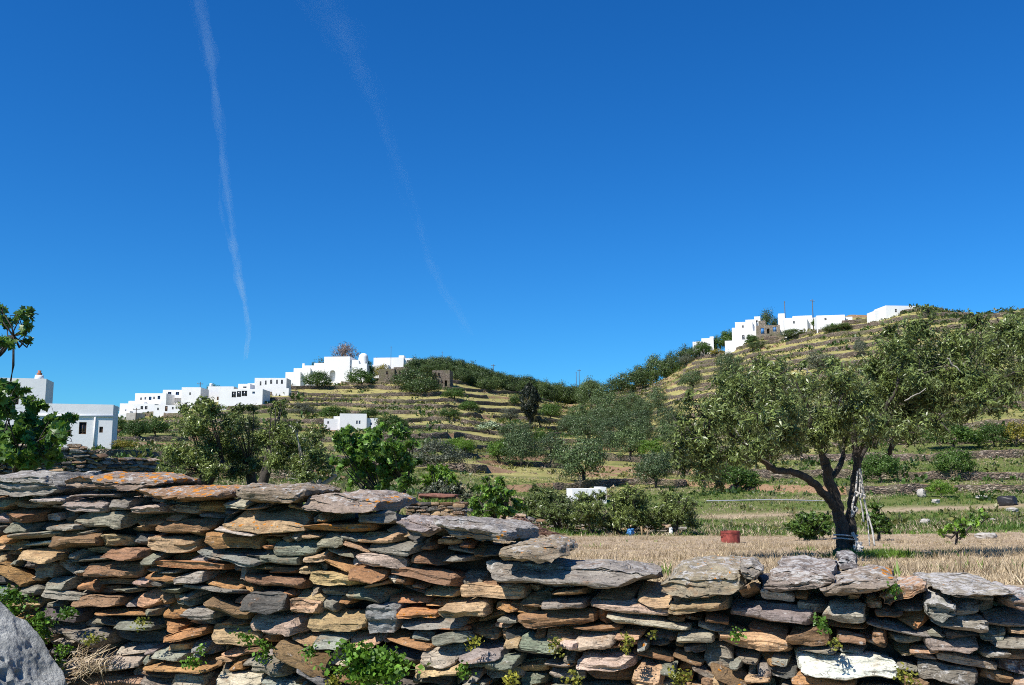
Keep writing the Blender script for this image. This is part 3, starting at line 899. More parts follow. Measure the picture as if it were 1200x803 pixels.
KIND = {  # material, leaves, leaf size, rx, rz, centre, clumps, clump size, low, trunk, variants, aspect, taper
 'olive':   ('far_olive', 7500, .042, .60, .52, .50, 90, .30, -.85, .035, 4, .42, None),
 'pine':    ('pine', 5600, .050, .62, .55, .42, 75, .30, -.85, .04, 4, .5, None),
 'bush':    ('green', 5600, .048, .60, .56, .42, 80, .28, -.5, .03, 3, .55, None),
 'bright':  ('bright', 5600, .048, .60, .56, .42, 80, .28, -.5, .03, 2, .55, None),
 'grey':    ('grey', 5600, .044, .60, .56, .42, 80, .28, -.5, .03, 3, .4, None),
 'pear':    ('pear', 1100, .085, .52, .46, .42, 60, .26, -.4, .03, 1, .7, None),
 'gorse':   ('gorse', 2800, .05, .52, .46, .42, 50, .26, -.4, .03, 2, .5, None),
 'bare':    ('bare', 4200, .048, .50, .44, .56, 60, .26, -.5, .035, 1, .2, None),
 'cypress': ('cypress', 11000, .036, .25, .49, .52, 130, .20, -1, .03, 1, .4, 'flame'),
}
def get_proto(kind, i):
    mat, n, leaf, rx, rz, zc, ncl, cs, low, trunk, nv, asp, tp = KIND[kind]
    i = i % nv
    if (kind, i) not in PROTO: PROTO[(kind, i)] = proto(kind, i, mat, n, leaf, rx, rz, zc, ncl, cs, low, trunk, asp, taper=tp)
    return PROTO[(kind, i)]

NAMES = dict(olive='olive_tree', pine='pine_tree', bush='green_bush', bright='green_bush', grey='grey_bush', pear='prickly_pear', gorse='gorse_bush', bare='leafless_tree', cypress='cypress_tree')
CATS = dict(olive='olive tree', pine='pine tree', bush='bush', bright='bush', grey='bush', pear='cactus', gorse='bush', bare='tree', cypress='cypress')
ncount = [0]
def plant(kind, u0, v0, u1, v1, label, group=None, Y=None, ymin=48):
    """a tree or bush filling the picture box, standing on the ground there"""
    um = (u0 + u1) / 2
    b = ground_hit(um, v1, ymin) if Y is None else on_ground(um, Y)
    ppm = F / b[1]
    w = (u1 - u0) / ppm * (1.12 if kind == 'olive' else 1.1)
    top = P(um, v0, b[1])[2]
    h = max(top - b[2], .3) * (1.2 if kind == 'olive' else 1.08)
    ncount[0] += 1
    i = ncount[0]
    cm, tm = get_proto(kind, i * 7 % 5)
    if kind == 'pine': b = b - np.array([0, 0, .10 * h])
    root = empty(NAMES[kind], b, (i * 2.399) % 6.28)
    ww = w if kind != 'cypress' else w / .5
    root.scale = (ww, ww, h * .98)
    for nm, me in (('crown', cm), ('trunk', tm)):
        o = bpy.data.objects.new(nm, me); COL.objects.link(o); o.parent = root
    tag(root, label, CATS[kind], group)
    return root

G1 = 'olive trees on the terraced slope'
PL = [
 ('olive', 656, 514, 712, 568, 'broad round olive tree above the low white roof in the valley', G1),
 ('olive', 630, 512, 662, 546, 'small olive tree just left of the broad round olive', G1),
 ('olive', 592, 509, 630, 547, 'olive tree with forked trunk beside the bright green bush', G1),
 ('olive', 587, 496, 624, 521, 'grey olive crown showing behind the forked olive', G1),
 ('bright', 572, 514, 596, 541, 'bright green bush at the left foot of the forked olive', None),
 ('olive', 748, 532, 790, 572, 'dark rounded olive tree touching the left edge of the big crown', G1),
 ('olive', 720, 505, 757, 540, 'olive tree on the slope up and left of the dark rounded one', G1),
 ('bright', 750, 514, 780, 536, 'light green bush between two olives near the big crown', None),
 ('olive', 669, 488, 708, 518, 'olive tree behind and above the broad round olive', G1),
 ('olive', 703, 493, 736, 524, 'olive tree in the middle of the dense grove', G1),
 ('olive', 729, 482, 768, 507, 'wide olive crown at the upper right of the dense grove', G1),
 ('olive', 694, 464, 732, 495, 'olive tree in the upper middle of the dense grove', G1),
 ('olive', 678, 449, 708, 480, 'tall olive at the top left of the dense grove', G1),
 ('pine', 679, 440, 706, 456, 'dark tree in the saddle right of the twin poles', None),
 ('pine', 706, 441, 727, 463, 'dark round tree breaking the skyline in the saddle', None),
 ('olive', 666, 476, 692, 504, 'small olive at the left edge of the dense grove', G1),
 ('olive', 759, 459, 781, 489, 'lone olive on the open slope right of the grove', G1),
 ('olive', 742, 470, 764, 494, 'small olive above the wide crown of the grove', G1),
 ('olive', 770, 478, 800, 505, 'olive tree on the right hill left of the big crown', G1),
 ('olive', 712, 478, 738, 500, 'dark olive pressed between the crowns of the grove', G1),
 ('pine', 725, 429, 757, 458, 'wind bent dark pine at the foot of the right ridge', None),
 ('pine', 757, 410, 781, 437, 'dark pine on the lower right ridge', None),
 ('pine', 778, 407, 796, 426, 'small dark pine on the right ridge', None),
 ('pine', 792, 402, 814, 418, 'low spreading pine on the ridge below the white hut', None),
 ('cypress', 609, 446, 632, 499, 'single dark cypress in the valley', None),
 ('grey', 586, 477, 610, 494, 'grey bush left of the dark cypress', None),
 ('pear', 560, 492, 587, 509, 'pale prickly pear clump on a terrace', None),
 ('bush', 632, 472, 658, 491, 'green bush right of the dark cypress', None),
 ('grey', 623, 483, 643, 500, 'dark grey bush at the right foot of the cypress', None),
 ('bush', 596, 462, 612, 476, 'green bush behind the cypress on its left', None),
 ('bush', 539, 469, 559, 482, 'green bush on the left hill below the pine wood', None),
 ('bright', 534, 515, 554, 532, 'small bright bush low on the left hill', None),
 ('bright', 624, 504, 640, 521, 'bright green bush above the small olive', None),
 ('bush', 521, 454, 544, 468, 'round green bush below the right stone ruin', None),
 ('bush', 516, 478, 538, 492, 'green bush in the middle of the left hill terraces', None),
 ('grey', 482, 514, 542, 552, 'broad blue grey bush in the middle distance', None),
 ('bright', 518, 513, 553, 530, 'green bush behind the broad blue grey one', None),
 ('bush', 374, 475, 407, 492, 'green bush left behind the stepped white house', None),
 ('bush', 422, 479, 442, 491, 'green bush right behind the stepped white house', None),
 ('bush', 443, 486, 477, 506, 'leafy green tree right of the stepped white house', None),
 ('grey', 340, 472, 368, 488, 'grey green bush on the terrace left of the stepped house', None),
 ('olive', 841, 418, 870, 448, 'grey green olive high on the right hill', None),
 ('grey', 942, 410, 980, 438, 'dark grey bush high on the right hill terraces', None),
 ('grey', 1001, 393, 1015, 418, 'narrow dark bush near the top of the right hill', None),
 ('bush', 1086, 494, 1146, 527, 'wide dark bush under the right part of the big crown', None),
 ('bush', 1012, 526, 1053, 566, 'dark bush behind the big olive trunk on its right', None),
 ('bush', 1101, 524, 1141, 561, 'dark green bush between two low terrace walls', None),
 ('bush', 1147, 494, 1180, 524, 'dark bush close to the right edge above the low walls', None),
 ('gorse', 1176, 488, 1206, 524, 'yellow tinged bush at the right edge', None),
 ('bush', 834, 540, 887, 576, 'dark bush under the left part of the big crown', None),
 ('bright', 1090, 562, 1115, 583, 'green shrub on the black terrace wall', None),
 ('bush', 126, 488, 147, 508, 'green bush right of the near white house', None),
 ('bush', 146, 492, 172, 514, 'low green bush under the village on the left', None),
 ('bush', 168, 490, 196, 512, 'bush under the village left of the olives', None),
 ('gorse', 130, 514, 156, 528, 'yellow green shrub near the corner of the near white house', None),
 ('gorse', 752, 430, 772, 447, 'yellow flowering bush on the right ridge slope', None),
 ('grey', 796, 414, 812, 428, 'grey shrub below the ridge pines', None),
 ('gorse', 832, 407, 848, 418, 'yellowish bush below the white hut on the right hill', None),
 ('olive', 690, 478, 716, 505, 'dark olive in the heart of the dense grove, below the tall one', G1),
 ('olive', 728, 463, 752, 488, 'olive at the upper right end of the dense grove', G1),
 ('olive', 655, 488, 678, 510, 'low olive at the lower left of the dense grove', G1),
 ('olive', 738, 494, 766, 520, 'olive between the wide crown and the light green bush', G1),
 ('olive', 704, 508, 726, 530, 'small olive at the lower end of the dense grove', G1),
 ('olive', 770, 496, 800, 526, 'olive half behind the left edge of the big crown', G1),
 ('olive', 778, 520, 812, 552, 'olive right behind the left edge of the big crown, lower down', G1),
 ('olive', 800, 436, 824, 458, 'olive on the open slope below the ridge pines', G1),
 ('pine', 738, 424, 764, 446, 'dark tree between the wind bent pine and the ridge pines', None),
 ('pine', 770, 416, 800, 432, 'broad low dark tree on the right ridge', None),
 ('pine', 800, 408, 824, 422, 'dark scrubby tree below the white hut', None),
 ('bush', 1008, 452, 1034, 474, 'dark shrub on the open terraces of the right hill', None),
]
for p in PL: plant(*p)
# village trees
V = [('pine', 364, 412, 380, 428, 'round dark tree left of the church', None, 338), ('bare', 384, 402, 421, 421, 'brown leafless tree behind the white church', None, 342),
 ('bush', 358, 434, 387, 456, 'green tree below the arch of the church', None), ('bush', 408, 432, 438, 455, 'round green tree right of the church arch', None),
 ('pine', 459, 428, 504, 456, 'large dark tree between the two stone ruins', None), ('pine', 480, 438, 513, 462, 'black green tree below the large dark one', None),
 ('gorse', 438, 424, 457, 434, 'yellow green bush in front of the long white house', None), ('pine', 436, 415, 446, 428, 'small dark tree at the end of the long white house', None, 345),
 ('bush', 420, 420, 438, 434, 'green tree beside the white dome', None),
 ('pine', 122, 475, 133, 489, 'dark tree at the corner of the near white house', None), ('bare', 132, 476, 141, 487, 'reddish brown bush left of the village', None),
 ('pine', 896, 356, 916, 379, 'black green tree among the white houses on the right hill', None, 316), ('bush', 842, 386, 866, 404, 'green trees between the hut and the white house', None),
 ('bush', 813, 400, 834, 418, 'dark green tree in front of the small white hut', None), ('bush', 834, 394, 846, 414, 'dark bush beside the white hut', None),
 ('bush', 952, 372, 968, 384, 'dark bush before the long white roof', None), ('bush', 862, 390, 874, 402, 'small bush in front of the long white terrace building', None), ('bush', 846, 390, 858, 404, 'small bush above the plain low white wall block', None), ('pine', 878, 398, 896, 408, 'dark scrubby bush below the long white terrace building', None), ('pine', 918, 384, 944, 396, 'dark spreading bush below the long white roof', None), ('pine', 966, 378, 996, 388, 'dark low bush below the low white house on the right hill', None), ('bush', 874, 392, 888, 404, 'bush at the foot of the stone house with blue doors', None),
 ('bush', 240, 450, 258, 466, 'dark trees between two groups of village houses', None)]
for p in V: plant(*p)
# pines of the wood along the ridge
r = np.random.default_rng(17)
W = []
for u in np.arange(482, 690, 6.5):
    vb = np.interp(u, [480, 520, 560, 600, 640, 690], [436, 434, 445, 455, 463, 470])
    for row, dv in ((0, -3), (1, 2), (2, 8)):
        if row == 2 and not 528 < u < 575: continue
        uu = u + r.uniform(-3, 3) + row * 3
        wd = r.uniform(15, 23); ht = r.uniform(13, 20)
        v1 = vb + dv + r.uniform(-2, 3)
        W.append((uu, wd, v1, ht))
for uu, wd, v1, ht in W:
    plant('pine', uu - wd / 2, v1 - ht, uu + wd / 2, v1, 'dark green pine in the dense wood along the ridge', 'pines of the wood along the left ridge', ymin=200)

# ------------------------------------------------------------------ near trees
def clump_tree(name, clumps, nper, leaf, mat, r, aspect=.26, spread=.9, squash=.85, fig=False, droop=.0):
    mb = MB()
    for c, rad in clumps:
        n = int(nper * (rad / .5) ** 2)
        g = r.normal(size=(n, 3)); g /= np.linalg.norm(g, axis=1)[:, None]
        # sprays: a few shoots inside the clump carry the leaves
        ns = max(4, n // 26)
        tips = unit(ns, r) * r.uniform(.45, 1.15, ns)[:, None] * rad * np.array([1, 1, squash])
        k = r.integers(0, ns, n); t = r.uniform(.25, 1.05, n)
        pos = c + tips[k] * t[:, None] + r.normal(size=(n, 3)) * rad * .09
        d = tips[k] / (np.linalg.norm(tips[k], axis=1)[:, None] + 1e-9) + np.array([0, 0, -droop])
        if fig: fig_leaves(mb, pos, leaf, r, out=d * .5)
        else:
            o = (pos - c) / rad; o /= np.linalg.norm(o, axis=1)[:, None] + 1e-9
            leaves(mb, pos, leaf, r, aspect, dirs=d * .8, spread=spread, nrm=o + np.array([0, 0, .25]), nspread=1.0)
    return mb

def main_olive():
    r = np.random.default_rng(4)
    Y0 = 17.0
    base = on_ground(990, Y0)
    root = empty('olive_tree', base)
    tag(root, 'large old olive tree with a forked dark trunk in the dry field', 'olive tree')
    def Q(u, v, dy=0.0): return P(u, v, Y0 + dy) - base
    px = Y0 / F
    tb = MB()
    def limb(pts, rad, ns=9, mb=tb, wob=.16):
        pts = np.array([Q(*p) for p in pts]); n = len(pts)
        t = np.linspace(0, 1, n); tt = np.linspace(0, 1, max(6, n * 4))
        sp = np.stack([np.interp(tt, t, pts[:, k]) for k in range(3)], 1)
        for _ in range(2): sp[1:-1] = (sp[:-2] + 2 * sp[1:-1] + sp[2:]) / 4
        rr = np.interp(tt, t, np.array(rad) * px) * .57
        sp[1:-1] += r.normal(0, .012, (len(sp) - 2, 3))
        mb.tube(sp, rr, ns, wob)
    limb([(983, 664, 0), (987, 648, 0), (989, 632, 0), (985, 612, 0), (981, 592, 0), (974, 570, -.1), (969, 548, -.2), (966, 538, -.2)], [22, 16, 12.5, 12, 11.5, 10, 9.5, 9], 12)
    limb([(966, 541, -.2), (962, 525, -.3), (950, 500, -.5), (945, 470, -.7), (930, 445, -.8)], [8, 6, 4.5, 3, 1.5])
    limb([(1000, 662, .1), (996, 640, .1), (996, 615, .1), (998, 590, .1), (1002, 565, .1), (1004, 540, .1), (1000, 516, .0), (1000, 480, 0), (1010, 445, .1)], [14, 11, 10, 9, 8, 7.5, 6, 4.5, 2.5], 10)
    limb([(986, 610, .05), (975, 590, -.1), (962, 575, -.3), (945, 560, -.6), (926, 553, -.9), (905, 550, -1.1), (895, 541, -1.3)], [8, 8.5, 7.5, 7, 6.5, 6, 5], 10)
    limb([(897, 543, -1.3), (885, 532, -1.5), (868, 517, -1.7), (852, 505, -1.8), (840, 480, -2)], [4.6, 4, 3, 2, 1])
    limb([(895, 541, -1.3), (880, 520, -1.5), (880, 490, -1.6), (876, 455, -1.8)], [3.5, 3, 2, 1])
    limb([(1003, 548, .15), (1012, 525, .5), (1030, 502, .8), (1051, 490, .8), (1072, 470, .5), (1100, 448, .2), (1140, 420, -.2)], [7, 6.5, 6, 5.5, 5, 3.5, 1.8])
    limb([(1041, 533, .75), (1046, 520, .75), (1051, 506, .75), (1058, 486, .8)], [4, 6, 5.5, 4])
    limb([(972, 562, -.05), (985, 545, .3), (990, 520, .6), (985, 480, .9), (982, 440, 1)], [6, 5.5, 4.5, 3, 1.5])
    limb([(1002, 540, .1), (1020, 505, -.2), (1045, 470, -.5), (1060, 420, -.6), (1085, 380, -.7)], [5, 4.5, 3.5, 2.4, 1.2])
    limb([(1051, 505, .7), (1090, 480, .3), (1130, 460, 0), (1180, 440, -.3), (1225, 425, -.4)], [5, 4, 3.2, 2.4, 1.2])
    limb([(1085, 470, .4), (1120, 430, .8), (1160, 400, 1.2), (1195, 390, 1.2)], [3.5, 3, 2, 1])
    # bare twigs showing through the crown
    CL = [(815, 520, 30), (838, 488, 32), (828, 545, 24), (868, 458, 30), (872, 498, 34), (905, 442, 26), (910, 478, 36), (918, 514, 24), (945, 452, 26), (950, 488, 30), (862, 535, 20), (800, 498, 16),
          (888, 428, 13), (848, 450, 18), (806, 470, 14), (985, 452, 30), (985, 490, 32), (1015, 472, 32), (1020, 506, 20), (975, 428, 15), (1022, 432, 26), (1050, 412, 30), (1080, 388, 24), (1050, 455, 34),
          (1085, 430, 36), (1120, 402, 30), (1090, 468, 30), (1130, 446, 34), (1160, 410, 34), (1160, 455, 28), (1200, 398, 34), (1195, 440, 28), (1232, 420, 32), (1243, 385, 24), (1125, 482, 18), (1090, 366, 9), (1010, 500, 22), (1035, 500, 22), (1065, 508, 20), (1100, 496, 20), (960, 515, 18), (940, 528, 12), (1140, 478, 18), (885, 540, 14), (792, 530, 14), (800, 548, 12), (905, 495, 22), (1000, 470, 22), (1215, 455, 22), (1020, 520, 12), (890, 520, 24), (930, 520, 18), (955, 512, 20), (900, 500, 26), (975, 505, 22), (800, 515, 18), (1060, 500, 22), (1078, 488, 24), (1110, 478, 22), (1150, 470, 22), (1030, 488, 24), (1070, 440, 30), (990, 515, 14),
          (1190, 370, 13), (1060, 488, 18), (1145, 380, 18), (1255, 440, 24), (1168, 480, 14), (1178, 385, 20), (1085, 362, 8), (940, 428, 10), (1180, 465, 18), (822, 562, 10), (842, 565, 9), (900, 528, 14), (1040, 392, 16)]
    cl = []
    for u, v, rp in CL:
        dy = (-1.6 + .5 * r.normal()) if u < 930 else (.25 + .9 * r.normal() if u < 1035 else -.1 + 1.0 * r.normal())
        cl.append((Q(u, v, dy), rp * px * 1.08))
        if rp > 22:
            cl.append((Q(u + r.uniform(-8, 8), v + r.uniform(-6, 6), dy + r.choice([-1, 1]) * r.uniform(.7, 1.3)), rp * px * .95))
    for c, rad in cl:
        for _ in range(4):
            e = c + unit(1, r)[0] * rad * .95
            tb.tube([c + unit(1, r)[0] * rad * .2, (c + e) / 2 + r.normal(0, .04, 3), e], [.014, .009, .004], 4)
    tb.build('trunk', MAT['bark'], root, True)
    mb = clump_tree('crown', cl, 1450, .088, 'olive', r, .26, droop=.3)
    mb.build('crown', MAT['olive'], root)
    # pale bare twigs
    for pts in ([(990, 445, -1.2), (982, 462, -1.25), (985, 478, -1.2)], [(982, 462, -1.25), (976, 470, -1.2)], [(905, 545, -1.7), (880, 524, -2), (868, 518, -2.1), (858, 524, -2.1)], [(880, 524, -2), (866, 510, -2), (858, 500, -2)],
                [(1060, 470, -1.5), (1085, 455, -1.6)], [(942, 432, -1.4), (950, 440, -1.4)], [(1110, 420, -1.5), (1126, 436, -1.5)]):
        tw = MB(); limb(pts, np.linspace(1.5, .8, len(pts)), 5, tw, 0)
        tw.build('dead_twig', MAT['pale_bark'], root, True)
    # things hung on it
    rp = MB()
    def rope(pts, rad=.016):
        p = np.array([P(*q) for q in pts]); n = len(p); tt = np.linspace(0, 1, n * 5)
        sp = np.stack([np.interp(tt, np.linspace(0, 1, n), p[:, k]) for k in range(3)], 1)
        sp[1:-1] = (sp[:-2] + 2 * sp[1:-1] + sp[2:]) / 4
        rp.tube(sp, rad, 6, .2)
    Yf = Y0 - .22
    rope([(1007, 549, Yf), (1010, 575, Yf), (1016, 600, Yf), (1022, 620, Yf - .05), (1025, 640, Yf - .1)], .016)
    rope([(1008, 549, Yf), (1007, 580, Yf), (1011, 600, Yf), (1012, 612, Yf)], .014)
    rope([(1005, 552, Yf), (1003, 575, Yf), (999, 592, Yf), (998, 606, Yf)], .017)
    rope([(1009, 552, Yf), (1014, 590, Yf), (1017, 612, Yf), (1019, 640, Yf - .1)], .010)
    for u, v in ((1004, 578), (1008, 580), (1012, 581), (1003, 596), (999, 600)):
        rope([(u - 2, v - 2, Yf - .03), (u + 2, v, Yf - .05), (u, v + 4, Yf - .03)], .020)
    tag(rp.build('rope', MAT['rope'], None, True), 'knotted white ropes hanging from the right fork of the big olive', 'rope')
    bd = MB()
    th = np.linspace(0, 2 * pi, 25)
    for v0 in (627, 631):
        c = P(991, v0, Y0 + .03)
        bd.tube(np.stack([c[0] + .20 * np.cos(th), c[1] + .22 * np.sin(th), c[2] + .012 * np.sin(th * 2)], 1), .014, 6)
    tag(bd.build('cord_band', MAT['rope'], None, True), 'two white cords wound round the big olive trunk near its foot', 'cord')
    rg = MB()
    for pts in ([(1004, 634, Yf), (1009, 645, Yf - .1), (1015, 652, Yf - .2)], [(999, 624, Yf), (1004, 634, Yf), (1001, 645, Yf - .1)], [(1008, 636, Yf), (1004, 650, Yf - .15)], [(1000, 640, Yf), (1012, 642, Yf - .1)]):
        p = np.array([P(*q) for q in pts]); rg.tube(p, [.035, .025, .014][:len(p)], 6, .5)
    tag(rg.build('white_rag', MAT['rope'], None, True), 'torn white rag lying against the foot of the big olive', 'rag')
main_olive()

def near_tree(kind, label, Y, base_u, clumps, trunks, nper, leaf, mat, bark_, seed, aspect=.26, fig=False, group=None, name='olive_tree', cat='olive tree', dyr=.6, lime=None):
    r = np.random.default_rng(seed)
    base = on_ground(base_u, Y)
    root = empty(name, base); tag(root, label, cat, group)
    px = Y / F
    cl = []
    for u, v, rp in clumps:
        dy = r.normal() * dyr
        cl.append((P(u, v, Y + dy) - base, rp * px * 1.05))
        cl.append((P(u + r.uniform(-6, 6), v + r.uniform(-4, 4), Y + dy + r.choice([-1, 1]) * rp * px) - base, rp * px * .9))
    tb = MB(); lm = MB()
    for pts, rad in trunks:
        p = np.array([P(u, v, Y + dy) - base for u, v, dy in pts]); n = len(p)
        tt = np.linspace(0, 1, n * 4); sp = np.stack([np.interp(tt, np.linspace(0, 1, n), p[:, k]) for k in range(3)], 1)
        sp[1:-1] = (sp[:-2] + 2 * sp[1:-1] + sp[2:]) / 4
        rr = np.interp(tt, np.linspace(0, 1, n), np.array(rad) * px)
        tb.tube(sp, rr, 8, .15)
        end = sp[-1]
    for c, rad in cl:
        t0 = np.array([P(u, v, Y + dy) - base for u, v, dy in [t[0][-1] for t in trunks]])
        s = t0[np.argmin(np.linalg.norm(t0 - c, axis=1))]
        m = (s + c) / 2 + np.array([0, 0, -.08]) + r.normal(0, .05, 3)
        tb.tube([s, m, c], [1.1 * px, .8 * px, .4 * px], 5)
        for _ in range(3):
            e = c + unit(1, r)[0] * rad
            tb.tube([c, (c + e) / 2 + r.normal(0, .03, 3), e], [.6 * px, .45 * px, .2 * px], 4)
    tb.build('trunk', MAT[bark_], root, True)
    if lime:
        p = np.array([P(u, v, Y + dy) - base for u, v, dy in lime[0]]); lm.tube(p, np.array(lime[1]) * px, 9, .1)
        lm.build('limewashed_bark', MAT['limewash'], root, True)
    clump_tree('crown', cl, nper, leaf, mat, r, aspect, fig=fig, droop=.15).build('crown', MAT[mat], root)
    return root

# olives behind the wall on the left
G2 = 'olives behind the left part of the wall'
near_tree('o', 'wide dark olive, leftmost of the group behind the wall', 27, 232, [(205, 530, 20), (225, 500, 24), (245, 480, 16), (230, 535, 26), (255, 520, 22), (200, 555, 16), (232, 478, 10), (215, 480, 9), (250, 550, 16), (192, 545, 8), (242, 470, 7)],
          [([(236, 600, 0), (236, 575, 0), (238, 552, 0)], [6, 5, 4.5]), ([(240, 575, .2), (252, 555, .1), (262, 540, 0)], [4, 3.5, 3])], 1250, .105, 'olive', 'bark', 21, group=G2)
near_tree('o', 'olive with upright shoots in the middle of the group behind the wall', 28, 283, [(275, 500, 20), (290, 495, 14), (283, 530, 24), (268, 520, 16), (296, 520, 16), (278, 480, 9), (297, 478, 8), (300, 545, 14), (276, 552, 14)],
          [([(296, 600, 0), (297, 575, 0), (292, 545, 0)], [7, 6, 5])], 1250, .105, 'olive', 'bark', 22, group=G2)
near_tree('o', 'tallest olive of the group behind the wall, with a leaning dark trunk', 27, 312, [(328, 485, 12), (325, 505, 18), (310, 515, 16), (335, 520, 18), (325, 540, 20), (330, 472, 7), (318, 478, 6), (345, 500, 9)],
          [([(305, 600, 0), (306, 575, 0), (312, 552, 0), (316, 530, 0)], [7, 6.5, 5.5, 4])], 1250, .105, 'olive', 'bark', 23, group=G2)
near_tree('o', 'small olive with a pale forked trunk, rightmost of the group behind the wall', 26, 372, [(352, 520, 18), (370, 535, 20), (350, 545, 18), (368, 510, 14), (355, 560, 14), (384, 550, 12), (345, 502, 8)],
          [([(371, 605, 0), (372, 580, 0), (373, 570, 0), (374, 562, 0)], [4.5, 4, 3.6, 3]), ([(372, 573, 0), (364, 564, 0), (358, 552, 0)], [3, 2.6, 2]), ([(373, 572, 0), (384, 564, 0), (394, 557, 0)], [3, 2.6, 2])], 1250, .105, 'olive', 'pale_bark', 24, group=G2)
# fig behind the wall in the middle
near_tree('f', 'bright green fig tree behind the thick capstone with orange lichen', 22, 455, [(412, 520, 20), (440, 520, 22), (465, 525, 18), (425, 545, 20), (455, 550, 24), (482, 545, 16), (440, 508, 12), (470, 508, 12), (396, 520, 14), (404, 508, 10), (448, 575, 18), (478, 565, 12), (456, 592, 10), (485, 520, 8), (432, 575, 12), (460, 500, 6), (415, 560, 14), (400, 545, 12)],
          [([(452, 640, 0), (452, 610, 0), (450, 585, 0)], [4, 3.5, 3]), ([(455, 620, 0), (468, 595, .2), (476, 570, .2)], [3, 2.5, 2])],
          420, .155, 'fig', 'bark', 25, fig=True, name='fig_tree', cat='fig tree')
# fig at the left edge, nearer
near_tree('f', 'leafy fig tree at the left edge in front of the white houses', 12.5, -15, [(5, 475, 24), (35, 490, 26), (20, 515, 30), (55, 505, 20), (45, 530, 22), (0, 540, 26), (70, 495, 12), (30, 545, 18), (-25, 500, 34), (-30, 540, 30), (10, 455, 14),
          (8, 378, 14), (22, 370, 10), (30, 388, 8), (5, 400, 14), (36, 366, 6), (-25, 390, 22), (-30, 430, 26), (60, 488, 18), (72, 510, 16), (40, 472, 14), (62, 535, 16), (20, 460, 12), (10, 520, 24), (78, 492, 9), (58, 522, 12), (2, 362, 7), (30, 400, 6)],
          [([(-12, 640, 0), (-12, 590, 0), (-8, 550, 0), (0, 520, 0)], [9, 8, 7, 5]), ([(10, 600, .1), (16, 560, .1), (22, 530, 0)], [4, 3.5, 3]), ([(-8, 550, 0), (-30, 480, 0), (-22, 430, 0), (2, 415, -.1), (16, 394, -.1)], [5, 4, 3, 2.2, 1.4])],
          330, .135, 'fig', 'bark', 26, fig=True, name='fig_tree', cat='fig tree', dyr=.35)
# row at the far edge of the field
G3 = 'olives along the far edge of the field'
near_tree('o', 'bushy olive with a short trunk at the field edge, left of the blue bag', 41, 692, [(690, 598, 16), (690, 586, 11), (702, 582, 9), (678, 588, 10), (680, 610, 12), (700, 608, 14), (684, 592, 8), (700, 592, 9)],
          [([(694, 634, 0), (693, 620, 0), (692, 610, 0)], [4, 3.4, 3])], 650, .14, 'olive', 'bark', 31, group=G3)
near_tree('o', 'broad olive leaning over the blue bag at the far edge of the field', 41, 735, [(735, 590, 19), (735, 576, 11), (748, 584, 14), (720, 605, 16), (750, 600, 16), (735, 606, 16), (742, 580, 10), (725, 586, 11), (756, 612, 12), (712, 616, 9)],
          [([(730, 634, 0), (727, 624, 0), (718, 612, 0)], [3.6, 3.2, 2.5]), ([(731, 633, 0), (738, 622, 0), (750, 612, 0)], [3.6, 3.2, 2.5])], 650, .14, 'olive', 'bark', 32, group=G3)
near_tree('o', 'olive with a whitewashed trunk at the far edge of the field', 41, 790, [(790, 596, 18), (806, 590, 12), (775, 600, 14), (806, 604, 14), (790, 606, 14), (812, 614, 10), (780, 582, 9), (770, 614, 11), (796, 584, 9)],
          [([(793, 634, 0), (791, 618, 0), (790, 606, 0)], [4, 3.6, 3])], 650, .14, 'olive', 'bark', 33, group=G3, lime=([(787, 632, -.15), (786, 618, -.15)], [2.6, 2.2]))
near_tree('o', 'grey green olive bush left of the row at the far edge of the field', 42, 658, [(655, 600, 15), (660, 588, 10), (644, 598, 12), (645, 610, 10), (664, 612, 10), (648, 594, 7)],
          [([(656, 634, 0), (656, 622, 0)], [3, 2.4])], 650, .14, 'olive', 'bark', 34, group=G3)
near_tree('o', 'round olive bush behind the row at the far edge of the field', 47, 645, [(640, 580, 15), (625, 590, 12), (655, 590, 14), (640, 598, 14), (630, 572, 7), (666, 600, 8), (620, 602, 8)],
          [([(642, 625, 0), (642, 608, 0)], [3, 2.4])], 800, .17, 'olive', 'bark', 35, group=G3)
near_tree('f', 'dark green fig bush above the pile of branches', 38, 580, [(575, 575, 16), (560, 585, 14), (595, 580, 14), (580, 592, 18), (610, 592, 12), (556, 597, 9), (598, 600, 12), (570, 563, 7), (588, 564, 7)],
          [([(580, 625, 0), (580, 605, 0)], [3, 2.4]), ([(584, 620, 0), (594, 600, 0)], [2.5, 2])], 150, .22, 'fig', 'bark', 36, fig=True, name='fig_tree', cat='fig tree')
near_tree('b', 'rounded bright green bush beyond the small ruin', 45, 515, [(515, 556, 13), (503, 562, 10), (527, 562, 10), (515, 568, 12), (508, 550, 6), (522, 550, 6)], [([(515, 590, 0), (515, 572, 0)], [2, 1.6])], 600, .17, 'bright', 'bark', 37, .5, name='green_bush', cat='bush')
near_tree('b', 'dull grey green bush between the small ruin and the bright bush', 41, 520, [(520, 573, 12), (505, 576, 10), (536, 574, 10), (545, 580, 7)], [([(520, 595, 0), (520, 580, 0)], [2, 1.6])], 600, .16, 'grey', 'bark', 38, .4, name='grey_bush', cat='bush')
near_tree('b', 'green bush on the field edge behind the big olive trunk on its left', 33, 948, [(948, 612, 15), (932, 620, 12), (964, 618, 13), (950, 625, 13), (940, 604, 8), (966, 606, 8)], [([(948, 640, 0), (948, 625, 0)], [2, 1.6])], 900, .12, 'green', 'bark', 39, .5, name='green_bush', cat='bush')
near_tree('b', 'green bush on the field edge behind the hanging ropes', 32, 1030, [(1030, 608, 11), (1026, 594, 8), (1036, 618, 10), (1024, 620, 9), (1018, 604, 8)], [([(1030, 640, 0), (1030, 622, 0)], [2, 1.6])], 900, .12, 'green', 'bark', 40, .5, name='green_bush', cat='bush')
